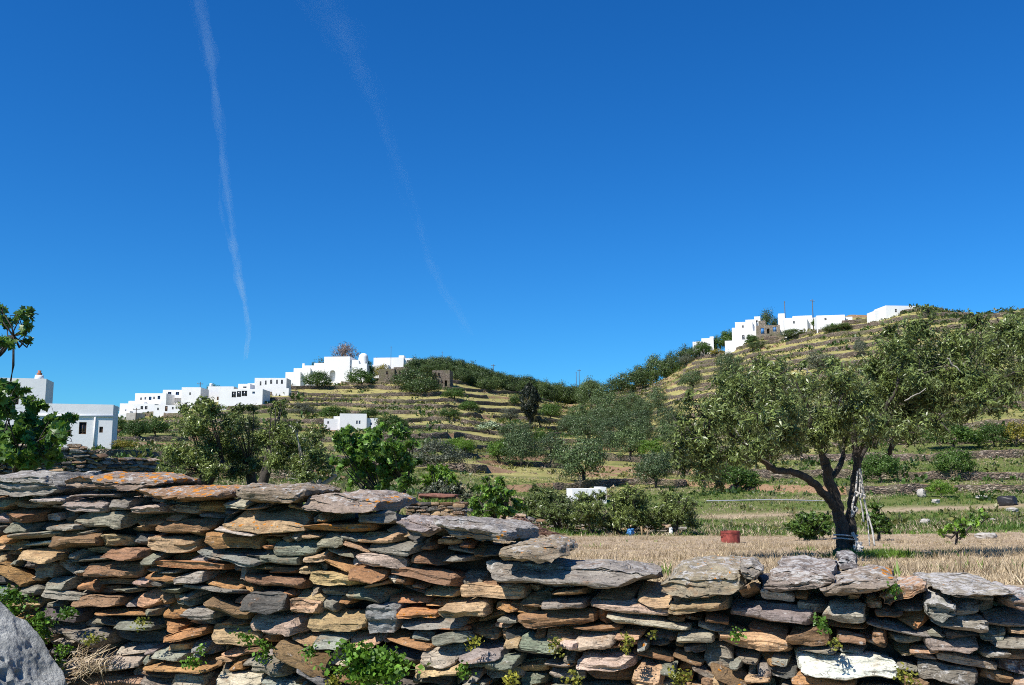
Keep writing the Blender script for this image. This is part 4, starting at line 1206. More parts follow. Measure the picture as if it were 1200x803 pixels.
near_tree('f', 'low leafy fig shrub right of the big olive in the field', 27, 1125, [(1125, 616, 9), (1112, 620, 7), (1142, 610, 8), (1104, 626, 5), (1150, 604, 6), (1130, 624, 7)], [([(1120, 640, 0), (1122, 624, 0)], [1.6, 1.2]), ([(1124, 632, 0), (1140, 614, 0)], [1.4, 1])], 170, .19, 'fig', 'bark', 41, fig=True, name='fig_shrub', cat='shrub', dyr=.3)
# ------------------------------------------------------------------ houses
def house_block(root, um, vb, ppm, blk, mat, frame_mat):
    u0, v0, u1, v1, dy, dep, ops = blk
    X = lambda u: (u - um) / ppm
    Z = lambda v: (vb - v) / ppm
    x0, x1, z1 = X(u0), X(u1), Z(v0)
    z0 = Z(v1) - 3
    holes = [(X(a), X(c), Z(d), Z(b), kd) for a, b, c, d, kd in ops]
    xs = sorted({x0, x1, *[h[0] for h in holes], *[h[1] for h in holes]})
    zs = sorted({z0, z1, *[h[2] for h in holes], *[h[3] for h in holes]})
    mb = MB(); y = dy
    q = lambda *p: mb.add(np.array(p), [(0, 1, 2, 3)])
    for i in range(len(xs) - 1):
        for j in range(len(zs) - 1):
            cx, cz = (xs[i] + xs[i + 1]) / 2, (zs[j] + zs[j + 1]) / 2
            if any(h[0] < cx < h[1] and h[2] < cz < h[3] for h in holes): continue
            q((xs[i], y, zs[j]), (xs[i + 1], y, zs[j]), (xs[i + 1], y, zs[j + 1]), (xs[i], y, zs[j + 1]))
    wins = []
    for a, b, c, d, kd in holes:
        rec = 1.6 if kd in 'oA' else .22
        yb = y + rec
        q((a, y, c), (a, yb, c), (a, yb, d), (a, y, d)); q((b, y, d), (b, yb, d), (b, yb, c), (b, y, c))
        q((a, y, c), (b, y, c), (b, yb, c), (a, yb, c)); q((a, yb, d), (b, yb, d), (b, y, d), (a, y, d))
        if kd in 'oA': q((a, yb, c), (b, yb, c), (b, yb, d), (a, yb, d))
        if kd in 'Aa':     # arched head: two spandrels
            r_ = (b - a) / 2; cx = (a + b) / 2
            th = np.linspace(0, pi / 2, 7)
            for s in (-1, 1):
                arc = [(cx + s * r_ * sin(t), y + .02, d - r_ + r_ * cos(t)) for t in th]
                mb.add(np.array(arc + [(cx + s * r_, y + .02, d)]), [tuple(range(8))])
        if kd not in 'oA': wins.append((a, b, c, d, kd))
    yb = y + dep
    q((x1, y, z0), (x1, yb, z0), (x1, yb, z1), (x1, y, z1)); q((x0, yb, z0), (x0, y, z0), (x0, y, z1), (x0, yb, z1))
    q((x1, yb, z0), (x0, yb, z0), (x0, yb, z1), (x1, yb, z1))
    t, pz = .22, .30
    xa, xb, ya, yc = x0 + t, x1 - t, y + t, yb - t
    for p in (((x0, y), (x1, y), (xb, ya), (xa, ya)), ((x1, y), (x1, yb), (xb, yc), (xb, ya)), ((x1, yb), (x0, yb), (xa, yc), (xb, yc)), ((x0, yb), (x0, y), (xa, ya), (xa, yc))):
        q(*[(a, b, z1) for a, b in p])
    for p, r_ in (((xa, ya), (xb, ya)), ((xb, ya), (xb, yc)), ((xb, yc), (xa, yc)), ((xa, yc), (xa, ya))):
        q((*p, z1), (*r_, z1), (*r_, z1 - pz), (*p, z1 - pz))
    q((xa, ya, z1 - pz), (xb, ya, z1 - pz), (xb, yc, z1 - pz), (xa, yc, z1 - pz))
    mb.build('wall', mat, root)
    for a, b, c, d, kd in wins:
        t = .07
        if kd in 'dD':
            MB().box(a + .01, b - .01, y + .12, y + .2, c, d - .01).build('door', MAT['blue'] if kd == 'D' else MAT['brown'], root)
            continue
        fb = MB()
        f0, f1 = y + .10, y + .16
        cx = (a + b) / 2
        for bx in ((a, a + t, f0, f1, c, d), (b - t, b, f0, f1, c, d), (a + t, b - t, f0, f1, d - t, d), (a + t, b - t, f0, f1, c, c + t), (cx - t / 2, cx + t / 2, f0 + .01, f1 - .01, c + t, d - t)): fb.box(*bx)
        fr = fb.build('window', MAT['blue'] if kd == 'b' else frame_mat, root)
        MB().box(a + .02, b - .02, y + .165, y + .2, c + .02, d - .02).build('pane', MAT['blue'] if kd == 's' else MAT['pane'], fr)

def house(label, blocks, yaw=0, Y=None, name='house', cat='house', mat='white', chim=(), dome=None, group=None, ymin=60, frame='frame', anchor=None, ledge=None, pipe=None):
    u0 = min(b[0] for b in blocks); u1 = max(b[2] for b in blocks); vb = max(b[3] for b in blocks)
    um = (u0 + u1) / 2
    base = ground_hit(um if anchor is None else anchor, vb, ymin) if Y is None else P(um, vb, Y)
    base = P(um, vb, base[1])
    ppm = F / base[1] / 1.005
    root = empty(name, base, radians(yaw))
    tag(root, label, cat, group)
    for b in blocks: house_block(root, um, vb, ppm, b, MAT[mat], MAT[frame])
    if ledge:
        a, b, c, d = ledge
        MB().box((a - um) / ppm - .05, (c - um) / ppm + .05, -.12, .1, (vb - d) / ppm, (vb - b) / ppm).build('ledge', MAT['white'], root)
        x = (pipe[0] - um) / ppm
        MB().tube([(x, -.09, (vb - pipe[2]) / ppm), (x, -.09, (vb - pipe[1]) / ppm)], .07, 8).build('drainpipe', MAT['white'], root, True)
    for (a, b, c, d, pot) in chim:
        x = (a + c) / 2 / ppm - um / ppm; hw = (c - a) / 2 / ppm; z0, z1 = (vb - d) / ppm, (vb - b) / ppm
        cb = MB().tube([(x, 1.2, z0 - .5), (x, 1.2, z0 + (z1 - z0) * .8), (x, 1.2, z1)], [hw, hw, hw * .92], 14)
        co = cb.build('chimney', MAT['white'], root)
        if pot:
            MB().tube([(x, 1.2, z1 - .02), (x, 1.2, z1 + .28), (x, 1.2, z1 + .34), (x, 1.2, z1 + .6)], [hw * .5, hw * .62, hw * .3, hw * .42], 12).build('chimney_pot', MAT['terracotta'], co)
    if dome:
        a, b, c, d = dome
        x = (a + c) / 2 / ppm - um / ppm; R = (c - a) / 2 / ppm; z0 = (vb - d) / ppm; z1 = (vb - b) / ppm
        drum = z1 - R - z0
        mb = MB(); pr = [(R * 1.04, -2), (R * 1.04, drum * .9), (R, drum)] + [(R * cos(t), drum + R * sin(t)) for t in np.linspace(.05, pi / 2 - .02, 12)]
        n = 24; th = np.arange(n) / n * 2 * pi
        Vv = np.array([[(x + r_ * cos(t), 3.0 + r_ * sin(t), z0 + z) for t in th] for r_, z in pr]).reshape(-1, 3)
        f = [(i * n + j, i * n + (j + 1) % n, (i + 1) * n + (j + 1) % n, (i + 1) * n + j) for i in range(len(pr) - 1) for j in range(n)]
        f2 = [tuple(range((len(pr) - 1) * n, len(pr) * n))]
        mb.add(Vv, [np.array(f), np.array(f2)]).build('dome', MAT['white'], root, True, radians(40))
    return root

GV = 'white cube houses of the village on the left'
house('low white flat roofed house with two small windows behind the left fig tree', [
    (36, 474, 126, 526, 0, 4.2, [(90, 495, 98, 509, 'w'), (112, 500, 116, 507, 'w')])], yaw=16, Y=96, chim=(), frame='brown', ledge=(36, 486.5, 126, 489), pipe=(107, 489, 525))
house('tall white house with a round chimney behind the left fig tree', [(-40, 443, 46, 500, 0, 5, [(10, 462, 18, 474, 'w'), (-20, 462, -12, 474, 'w')])], yaw=16, Y=118, chim=[(31, 438, 41, 456, True)], frame='brown')
house('low white end house at the far left of the village', [(130, 485, 150, 492, 0, 6, [(141, 487, 143.5, 490, 'w')]), (136, 481, 148, 486, 2, 5, [])], yaw=2, group=GV)
house('long lower white house with two dark windows under the five window house', [(140, 473, 180, 489, 0, 7, [(146, 480, 148, 483, 'w'), (164, 476, 167, 480, 'w'), (169, 476, 172, 480, 'w')]), (145, 469, 160, 474, 3, 5, []), (154, 470, 165, 474, 2, 4, [])], yaw=2, group=GV)
house('square grey concrete hut below the long lower white house', [(147, 484, 160, 493, 0, 4, [])], yaw=-10, mat='concrete', cat='hut', name='concrete_hut')
house('white house with a row of five small windows', [(158, 461, 194, 476, 0, 7, [(164, 466, 166, 469, 'w'), (169, 465.5, 171, 468.5, 'w'), (174, 465, 177, 469, 'b'), (179, 465, 181, 468, 'w'), (184, 464, 187, 468, 'b')])], yaw=2, group=GV)
house('white two storey house with a long shaded verandah', [(190, 457, 219, 479, 0, 8, [(192, 466.5, 217, 472, 'o'), (196, 459.5, 200, 463, 'b'), (205, 459.5, 209, 463, 'b')])], yaw=2, group=GV)
house('tall plain white house right of the verandah house', [(212, 454, 234, 479, 0, 8, [(221, 460, 223, 463, 'w'), (216, 472, 219, 476, 'w')])], yaw=2, group=GV)
house('low white garden building in front of the verandah house', [(180, 475, 210, 486, 0, 5, [(184, 478, 186, 481, 'w'), (193, 476, 196, 482, 'd'), (201, 477, 203, 480, 'w')])], yaw=2, group=GV)
house('white house with a slim chimney and a pair of dark windows', [(243, 453, 273, 471, 0, 7, [(260, 458, 262, 462, 'w'), (264, 458, 266, 462, 'w'), (254, 465, 258, 469, 'd')])], yaw=2, chim=[(243.5, 449, 247, 454, False)], group=GV)
house('white house with a wide glazed porch and a small upper room', [(256, 456, 307, 477, 0, 8, [(271, 459, 276, 466, 'w'), (277, 458.5, 282, 465.5, 'w'), (282.6, 458, 289, 464.5, 'w'), (295, 459, 298, 461.5, 'b')]), (275, 449, 289, 458, 2.5, 5, [(281, 452, 285, 454, 'w')])], yaw=0, group=GV)
house('white house with a row of arched windows at the upper end of the village', [(298, 443, 335, 460, 0, 7, [(304, 447, 306, 452, 'a'), (310, 446, 312, 451, 'a'), (316, 445, 318.5, 450, 'a'), (323, 445, 325, 450, 'a'), (328.5, 445, 331, 450, 'a')]), (289, 449, 301, 462, 1, 6, [])], yaw=2, group=GV)
house('low white terrace building below the arched window house', [(319, 455, 338, 464, 0, 4, [])], yaw=2, group=GV)
house('big whitewashed church with a round dome and a dark arch on the left hill', [
    (379, 418, 410, 448, 0, 9, [(386, 434, 393, 447, 'A')]), (334, 436, 352, 448, -1, 6, []), (342, 431, 362, 448, .5, 6, []), (352, 427.5, 380, 448, 1.5, 7, [(372, 436, 374, 439, 'w')]), (364, 424, 381, 440, 3, 6, []),
    (406, 422, 420, 446, .6, 7, [(409, 429, 411, 431, 'w'), (408, 438, 410, 440, 'w')]), (416, 427, 431, 446, -.6, 6, [(424, 432, 426, 434, 'w')]), (350, 424.5, 352.5, 429, 2.5, .8, [])],
    yaw=-6, dome=(418, 413, 429, 428), cat='church', name='church', anchor=400)
house('long white house with an aerial, right of the church dome', [(437, 419, 473, 433, 0, 8, []), (466, 416, 472, 421, 1.5, 3, []), (471, 419.5, 483, 431, 1, 6, [(476, 422, 480, 424, 'w')]), (437, 428, 456, 434, -2, 3, [])], yaw=-6, anchor=460)
house('ruined stone house with one dark window below the long white house', [(443, 432, 462, 448, 0, 5, [(452, 435, 454.5, 439, 'w')]), (460, 430, 476, 448, 1, 4, [(467, 436, 470, 440, 'w')])], yaw=-10, mat='ruin', name='ruined_house', cat='ruin', frame='brown')
house('flat roofed stone ruin with dark window holes at the edge of the pine wood', [(506, 434, 527, 454, 0, 5, [(508.5, 437, 511, 440.5, 'w'), (513, 437, 515.5, 440.5, 'w'), (513, 446, 515, 449.5, 'w'), (517.5, 446, 519.5, 449.5, 'w'), (521, 446, 524, 453, 'o')])], yaw=-8, mat='ruin', name='ruined_house', cat='ruin', frame='brown')
house('stepped white house alone on the left hill terraces', [(398, 485, 429, 505, 0, 6, [(417, 493, 419, 497, 's'), (420, 493, 422, 497, 's')]), (427, 490, 442, 504, .6, 5, [(433, 495, 435.5, 498, 's')]), (380, 491, 401, 505, .4, 5, [(384, 494, 386, 497, 'w')]), (391, 488, 400, 500, 1, 4, [])], yaw=10)
house('low white building with a flat roof behind the olives at the field edge', [(671, 573.5, 704, 590, 0, 3.2, []), (703, 571.5, 711, 590, .1, 2.6, [])], yaw=6, Y=84, name='field_hut', cat='hut')
GR = 'white houses on top of the right hill'
house('small white hut at the lower end of the right hill ridge', [(812, 400, 826, 412, 0, 4, []), (822, 396, 836, 410, 1, 4, [(826, 401, 828, 404, 'w')]), (831.5, 394, 836, 400, 1.5, 1.2, [])], yaw=-18, group=GR)
house('plain low white wall block below the white houses on the right hill', [(850, 399, 875, 411, 0, 5, [])], yaw=-14, group=GR)
house('white house with a stepped roofline left of the stone house', [(862, 377, 882, 392, 0, 6, [(870, 381, 872, 384, 'w')]), (874, 374, 886, 390, 1, 5, []), (884, 370, 891, 386, 2, 4, [(886, 374, 888, 377, 'w')]), (858, 383, 866, 392, 1, 3, [])], yaw=-16, group=GR)
house('long white terrace building in front of the stepped house', [(863, 388, 888, 401, 0, 4, [(870, 392, 873, 398, 'a'), (876, 392, 879, 397, 'a')])], yaw=-16, group=GR)
house('stone house with blue doors and a white tower on the right hill', [(887, 381, 914, 396, 0, 6, [(892, 384, 896, 391, 'D'), (906, 383, 910, 389, 's'), (899, 385, 902, 391, 'o')]), (890, 374, 898, 382, 2, 4, [])], yaw=-14, mat='facade_stone', name='stone_house')
house('slim white tower house beside the stone house with blue doors', [(913, 367, 921, 392, 0, 4, [])], yaw=-14, group=GR)
house('long white house with a gently sloping roofline on the right hill', [(920, 372, 946, 384, 0, 6, [(930, 376, 932, 379, 'w')]), (930, 369, 952, 382, 1.5, 5, []), (950, 372, 957, 383, 1, 4, [])], yaw=-14, group=GR)
house('low white house right of the long one, with a small dark window', [(958, 369, 990, 382, 0, 6, [(967, 372, 969.5, 375, 'w')]), (985, 371, 999, 380, 1, 4, [])], yaw=-12, group=GR)
house('single white box house near the top of the right hill', [(1038, 358, 1075, 370, 0, 7, [(1049, 362, 1051.5, 366, 'w')]), (1028, 363, 1040, 370, 1.5, 5, [])], yaw=4, group=GR)

# poles and aerials on the skyline
def pole(u, v0, v1, label, arm=True, ymin=60, name='utility_pole', cat='pole', rad=.13):
    b = ground_hit(u, v1, ymin)
    h = P(u, v0, b[1])[2] - b[2]
    root = empty(name, b, .4)
    MB().tube([(0, 0, -.5), (0, 0, h * .5), (0, 0, h)], [rad * 1.2, rad, rad * .8], 8).build('post', MAT['metal'], root, True)
    if arm:
        a = MB().box(-.8, .8, -.06, .06, h - .55, h - .42).build('crossarm', MAT['metal'], root)
        for x in (-.7, 0, .7): MB().tube([(x, 0, h - .42), (x, 0, h - .2)], [.05, .07], 6).build('insulator', MAT['concrete'], a)
    else:
        MB().tube([(-.35, 0, h - .3), (.35, 0, h - .3)], .03, 5).build('rung', MAT['metal'], root)
    tag(root, label, cat)
pole(233.5, 448, 476, 'wooden utility pole at the right end of the verandah houses')
pole(159, 478, 494, 'wooden pole beside the square grey concrete hut')
pole(578, 427, 446, 'utility pole standing above the ridge pines', ymin=200)
pole(679, 433, 466, 'taller pole of the twin poles in the saddle', ymin=200)
pole(675.5, 436, 466, 'shorter bare pole of the twin poles in the saddle', False, ymin=200)
pole(953, 351, 376, 'leaning pole above the long white house on the right hill')
pole(920.5, 353, 382, 'thin pole behind the white tower house', False)
pole(458, 406, 426, 'television aerial on a mast above the long white house', False, name='aerial_mast', cat='aerial', rad=.07)
pole(518, 412, 436, 'thin mast rising from the pine wood', False, name='mast', cat='mast', rad=.07)
pole(680, 557, 582, 'grey pole in front of the low white building at the field edge', False, ymin=75, rad=.05)
# ------------------------------------------------------------------ ground cover (nobody could count it)
def scatter_points(n, r, umin, umax, ymin, ymax, power=1.0):
    Y = ymin + (ymax - ymin) * r.random(n) ** power
    u = r.uniform(umin, umax, n)
    X = (u - 600) / F * Y
    return X, Y, u

def blades(mb, X, Y, Z, per, hgt, wid, r, tint0=.0, tint1=1.0, lean=.5):
    n = len(X)
    k = np.repeat(np.arange(n), per); m = len(k)
    base = np.stack([X[k] + r.normal(0, hgt * .25, m), Y[k] + r.normal(0, hgt * .25, m), Z[k] - .01], 1)
    h = hgt * r.uniform(.5, 1.3, m)[:, None]
    d = np.stack([r.normal(0, lean, m), r.normal(0, lean, m), np.ones(m)], 1); d /= np.linalg.norm(d, axis=1)[:, None]
    a = unit(m, r); a[:, 2] *= .2; a /= np.linalg.norm(a, axis=1)[:, None]
    w = wid * r.uniform(.6, 1.4, m)[:, None]
    V = np.stack([base - a * w * .5, base + a * w * .5, base + d * h * .6 + a * w * .3, base + d * h], 1).reshape(-1, 3)
    f = np.arange(4 * m).reshape(m, 4)
    t = (tint0 + (tint1 - tint0) * r.random(n))[k]
    mb.add(V, f, tint=np.repeat(np.clip(t + r.normal(0, .12, m), 0, 1), 4))

r = np.random.default_rng(77)
X, Y, u = scatter_points(31000, r, 520, 1550, 5.0, 43, 1.25)
keep = (wall_dist(X, Y) > .75) & ((Y < 40 - 4 * sstep(660, 560, u)) | (r.random(len(X)) < .3)) & ((u > 570) | (Y < 26))
X, Y = X[keep], Y[keep]
mb = MB(); blades(mb, X, Y, terrain(X, Y), 6, .075, .010, r, 0, 1, .9)
g_ = fbm(X / 1.7, Y / 1.7, 0, 55)
q_ = (g_ > .35) & (r.random(len(X)) < .5)
blades(mb, X[q_], Y[q_], terrain(X[q_], Y[q_]), 9, .16, .012, r, 0, .8, .7)
tag(mb.build('dry_grass', MAT['straw']), 'short dry straw stubble over the field', kind='stuff')
# green weeds in the field: patches near the tree foot, along the wall and the far edge
X, Y, u = scatter_points(9000, r, 560, 1300, 6.0, 44, 1.0)
mask = fbm(X / 2.2, Y / 2.2, 0, 91)
foot = np.exp(-(((X - on_ground(1010, 16.4)[0]) / .6) ** 2 + ((Y - 16.3) / .4) ** 2))
keep = ((mask > .98) | (foot > .3) | (Y > 39.5) & (mask > -.3)) & (wall_dist(X, Y) > .8)
mb = MB(); blades(mb, X[keep], Y[keep], terrain(X[keep], Y[keep]), 7, .13, .022, r, .2, 1, .6)
x2 = on_ground(1015, 16.4)[0] + r.normal(0, .42, 240); y2 = 16.3 + r.normal(0, .3, 240)
blades(mb, x2, y2, terrain(x2, y2), 7, .16, .03, r, .2, .9, .6)
tag(mb.build('field_weeds', MAT['meadow']), 'patches of green weeds in the dry field', kind='stuff')
# grass of the terraces
X, Y, u = scatter_points(46000, r, -420, 1500, 6, 118, .9)
dryz = ((Y < 41 + 3 * vnoise(X / 5, 0, 0, 4)) & (u > 545)) | (wall_dist(X, Y) < .9)
g = vnoise(X / 9, Y / 9, 0, 93) + .5 * vnoise(X / 2.5, Y / 2.5, 0, 94)
strip = (np.abs(Y - 70) < 2.0) & (u > 800)
keep = ~dryz & ~strip & (g > -.25)
mb = MB(); blades(mb, X[keep], Y[keep], terrain(X[keep], Y[keep]), 6, .26, .05, r, 0, .85, .7)
tag(mb.build('terrace_grass', MAT['meadow']), 'tufts of green grass on the lower terraces', kind='stuff')
keep = ~dryz & (g < .15) & (r.random(len(g)) < .8)
mb = MB(); blades(mb, X[keep], Y[keep], terrain(X[keep], Y[keep]), 6, .24, .045, r, 0, 1, .8)
tag(mb.build('terrace_straw', MAT['straw']), 'dry yellow grass on the lower terraces', kind='stuff')

def scrub(name, n, mat, thr, seed, size, label, ymin=46, ymax=370, per=16, umin=-100, umax=1320):
    r = np.random.default_rng(seed)
    X, Y, u = scatter_points(n, r, umin, umax, ymin, ymax, .75)
    g = fbm(X / 22, Y / 22, 0, seed) + .7 * vnoise(X / 6, Y / 6, 0, seed + 1)
    keep = (g > thr) & (terr_raw(X, Y) > -5)
    keep &= Y < np.interp(u, TU, [PROF[int(q)][-1][0] for q in TU]) + 4
    X, Y = X[keep], Y[keep]; Z = terrain(X, Y); m = len(X)
    s = size * r.lognormal(0, .35, m) * (.75 + Y / 300)
    k = np.repeat(np.arange(m), per)
    off = unit(len(k), r) * r.uniform(.3, 1, len(k))[:, None] ** .5
    off[:, 2] = np.abs(off[:, 2]) * .8
    pos = np.stack([X[k], Y[k], Z[k]], 1) + off * s[k][:, None]
    mb = MB()
    lt = r.uniform(-.3, .3, m)
    leaves(mb, pos, (s[k] * .55)[:, None], r, .55, dirs=off + np.array([0, 0, .4]), spread=.8, bright=lt[k])
    tag(mb.build(name, MAT[mat]), label, kind='stuff')
scrub('low_scrub', 12000, 'scrub', .15, 101, .46, 'low olive brown scrub over the terraced hillsides')
scrub('green_undergrowth', 9000, 'green', .30, 111, .55, 'low green undergrowth over the terraced hillsides')
scrub('dry_tufts', 9000, 'straw', .1, 121, .26, 'pale dry tufts over the terraced hillsides')
scrub('dark_scrub', 1500, 'pine', .35, 131, .55, 'dark scrub along the top of the right hill', 190, 268, 16, 1060, 1330)

# ------------------------------------------------------------------ far-side dry stone walls built of single courses
def rubble_wall(pts, heights, label, seed, size=.30, thick=.5, cols=('brown', 'dark', 'grey', 'tan'), dark=.7, name='field_wall'):
    """pts: (x, y) along the wall; heights: top above ground"""
    r = np.random.default_rng(seed)
    pts = np.array(pts, float); seg = np.linalg.norm(np.diff(pts, axis=0), axis=1); L = np.concatenate([[0], np.cumsum(seg)])
    mb = MB()
    row = 0; z = 0.0
    while z < max(heights):
        hh = size * r.uniform(.28, .42); s = r.uniform(-.3, 0)
        while s < L[-1]:
            w = size * r.uniform(.7, 1.7)
            sm = min(s + w / 2, L[-1])
            H = np.interp(sm, L, heights) * (1 + .12 * float(vnoise(sm * 1.3, 0, seed)))
            if z + hh * .5 < H:
                x, y = np.interp(sm, L, pts[:, 0]), np.interp(sm, L, pts[:, 1])
                i = min(np.searchsorted(L, sm), len(L) - 1); d = pts[i] - pts[i - 1] if i else pts[1] - pts[0]
                a = math.atan2(d[1], d[0])
                p, f = rock(w * 1.1, thick, hh * 1.15, r, n=3, planes=5, rough=.02)
                R = np.array(Matrix.Rotation(a + r.normal(0, .1), 3, 'Z') @ Matrix.Rotation(r.normal(0, .08), 3, 'Y'))
                q = p @ R.T + np.array([x + r.normal(0, .02), y + r.normal(0, .04), float(terrain(x, y)) - .1 + z + hh / 2])
                c = np.array(PAL[cols[r.integers(len(cols))]]) * dark * r.uniform(.75, 1.2)
                mb.add(q, f, col=np.tile(c, (len(q), 1)), lich=np.zeros(len(q)), pale=np.full(len(q), r.uniform(0, .5)))
            s += w
        z += hh
    tag(mb.build(name, MAT['stone'], None, True, radians(35)), label, 'stone wall')

def wl(us, Ys): return [tuple(on_ground(u, y)[:2]) for u, y in zip(us, Ys)]
rubble_wall(wl([-80, 20, 100, 160, 215], [31, 33, 34, 36, 38]), [2.1, 2.1, 1.95, 1.55, 1.1], 'dark dry stone wall behind the left fig tree, below the near white house', 5, .34)
rubble_wall(wl([150, 205, 260], [27, 27, 27]), [.85, .9, .7], 'low dark stone wall under the olives behind the left part of the foreground wall', 6, .30)
rubble_wall(wl([590, 660, 760, 800], [44.5, 44, 43.5, 43.5]), [.5, .45, .45, .3], 'low broken stone wall behind the olives at the far edge of the field', 7, .32, dark=.9)

# small flat ruin with a reddish plank
def small_ruin():
    b = on_ground(508, 30)
    root = empty('stone_shelter', b); tag(root, 'small low flat topped stone ruin with a reddish plank on its roof', 'ruin')
    px = 30 / F; r = np.random.default_rng(12)
    zt = P(508, 588, 30)[2] - b[2]
    mb = MB()
    for side in ('front', 'right'):
        z = -.3
        while z < zt - .1:
            hh = r.uniform(.09, .16); s = 0
            ln = 62 * px if side == 'front' else 1.8
            while s < ln:
                w = r.uniform(.2, .5)
                p, f = rock(w * 1.1, .4, hh * 1.15, r, n=3, planes=5, rough=.02)
                if side == 'front': q = p + np.array([-31 * px + s + w / 2, .2, z + hh / 2])
                else: q = p[:, [1, 0, 2]] * np.array([-1, 1, 1]) + np.array([30 * px, s + w / 2, z + hh / 2])
                c = np.array(PAL[['brown', 'tan', 'dark'][r.integers(3)]]) * r.uniform(.5, 1)
                mb.add(q, f, col=np.tile(c, (len(q), 1)), lich=np.zeros(len(q)), pale=np.full(len(q), r.uniform(0, .4)))
                s += w
            z += hh
    mb.build('wall', MAT['stone'], root, True, radians(35))
    n = 16; gx, gy = np.meshgrid(np.linspace(-33 * px, 31 * px, n), np.linspace(.1, 1.9, n))
    gz = zt - .05 + .06 * fbm(gx * 2, gy * 2, 0, 3)
    idx = np.arange(n * n).reshape(n, n)
    top = np.stack([gx, gy, gz], -1).reshape(-1, 3); bot = top - np.array([0, 0, .25])
    f = np.stack([idx[:-1, :-1], idx[:-1, 1:], idx[1:, 1:], idx[1:, :-1]], -1).reshape(-1, 4)
    MB().add(top, f, dry=np.full(n * n, .3), riser=np.zeros(n * n), green=np.full(n * n, .3)).build('roof', MAT['ground'], root, True)
    p, f = rock(48 * px, .35, .12, r, n=6, planes=5, rough=.02)
    q = p @ np.array(Matrix.Rotation(radians(2), 3, 'Y')).T + np.array([4 * px, .9, zt + .17])
    MB().add(q, f, col=np.tile((.24, .11, .08), (len(q), 1)), lich=np.zeros(len(q)), pale=np.zeros(len(q))).build('plank', MAT['stone'], root, True, radians(35))
    for x in (-14, 10, 24):
        p, f = rock(.35, .3, .2, r, n=4, planes=5)
        MB().add(p + np.array([x * px, .9, zt + .03]), f, col=np.tile(PAL['brown'], (len(p), 1)), lich=np.zeros(len(p)), pale=np.zeros(len(p))).build('stone', MAT['stone'], root, True, radians(35))
    g = MB(); k = 260
    x = r.uniform(-32 * px, 28 * px, k); y = r.uniform(.1, 1.6, k)
    blades(g, x, y, np.full(k, zt - .03), 6, .14, .02, r, .1, 1, .6)
    go = g.build('roof_grass', MAT['meadow'], root); go['kind'] = 'stuff'
small_ruin()

# ------------------------------------------------------------------ things in the field
def lathe(mb, prof, n=28, wob=None):
    th = np.arange(n) / n * 2 * pi
    V = np.array([[(r_ * cos(t) * (1 if wob is None else 1 + wob * cos(14 * t)), r_ * sin(t) * (1 if wob is None else 1 + wob * cos(14 * t)), z) for t in th] for r_, z in prof]).reshape(-1, 3)
    f = [(i * n + j, i * n + (j + 1) % n, (i + 1) * n + (j + 1) % n, (i + 1) * n + j) for i in range(len(prof) - 1) for j in range(n)]
    mb.add(V, f); return mb
b = on_ground(852, 29.5)
px = 29.5 / F
tub = empty('plastic_tub', b, .3); tag(tub, 'faded red round tub standing in the dry field', 'tub')
h = 12.5 * px; R = 11 * px
mb = lathe(MB(), [(0.001, 0.0), (R * .98, 0.0), (R * .98, .04), (R * .965, h * .5), (R * .97, h), (R * .93, h), (R * .90, h * .5), (R * .86, .06), (.001, .05)], 42, .012)
mb.build('body', MAT['tub'], tub, True, radians(40))
lathe(MB(), [(R * .975, h - .05), (R * 1.0, h - .05), (R * 1.0, h + .012), (R * .94, h + .012), (R * .94, h - .004)], 42).build('rim', MAT['tub'], tub, True, radians(40))
for s in (-1, 1):
    MB().tube([(s * R * 1.02, -.08, h - .07), (s * R * 1.1, -.05, h - .12), (s * R * 1.1, .05, h - .12), (s * R * 1.02, .08, h - .07)], .012, 6).build('handle', MAT['tub'], tub, True)

def lump(name, u, Y, w, h, mat, label, cat, seed, d=None, tilt=0, group=None):
    r = np.random.default_rng(seed); p, f = rock(w, d or w * .8, h, r, n=8, planes=10, rough=.05, kpow=3.5)
    b = on_ground(u, Y)
    q = p @ np.array(Matrix.Rotation(tilt, 3, 'Y') @ Matrix.Rotation(r.uniform(0, 3), 3, 'Z')).T + np.array([0, 0, h * .42]) + b
    o = MB().add(q, f, col=np.tile(PAL['pale'], (len(q), 1)), lich=np.zeros(len(q)), pale=np.zeros(len(q))).build(name, MAT[mat], None, True, radians(40))
    tag(o, label, cat, group); return o
lump('plastic_bag', 737, 40, .30, .34, 'bluebag', 'crumpled light blue bag under the olives at the field edge', 'bag', 1)
lump('plastic_bag', 1175, 71, 1.3, .8, 'blackbag', 'black plastic bundle on a terrace at the right edge', 'bag', 2)
lump('pale_stone', 1147, 33, .65, .2, 'palestone', 'flat pale stone lying at the far right of the field', 'stone', 3)
lump('pale_stone', 1076, 79, .9, .7, 'palestone', 'whitish block on the low terrace wall right of the big olive', 'stone', 4)
lump('white_bundle', 1092, 74, .6, .35, 'palestone', 'small white bundle in the weeds below the low terrace wall', 'bundle', 5)
lump('pale_stone', 1146, 76, .9, .35, 'palestone', 'pale stones under the terrace wall near the right edge', 'stone', 6)
lump('white_bundle', 1180, 66, .8, .35, 'palestone', 'white rubbish below the black plastic bundle', 'bundle', 7)
lump('pale_stone', 1152, 57, .7, .22, 'palestone', 'pale flat stones in the grass left of the black plastic bundle', 'stone', 8)
lump('pale_stone', 1078, 53, .5, .3, 'palestone', 'small pale stone in the grass behind the leafy fig shrub', 'stone', 9)

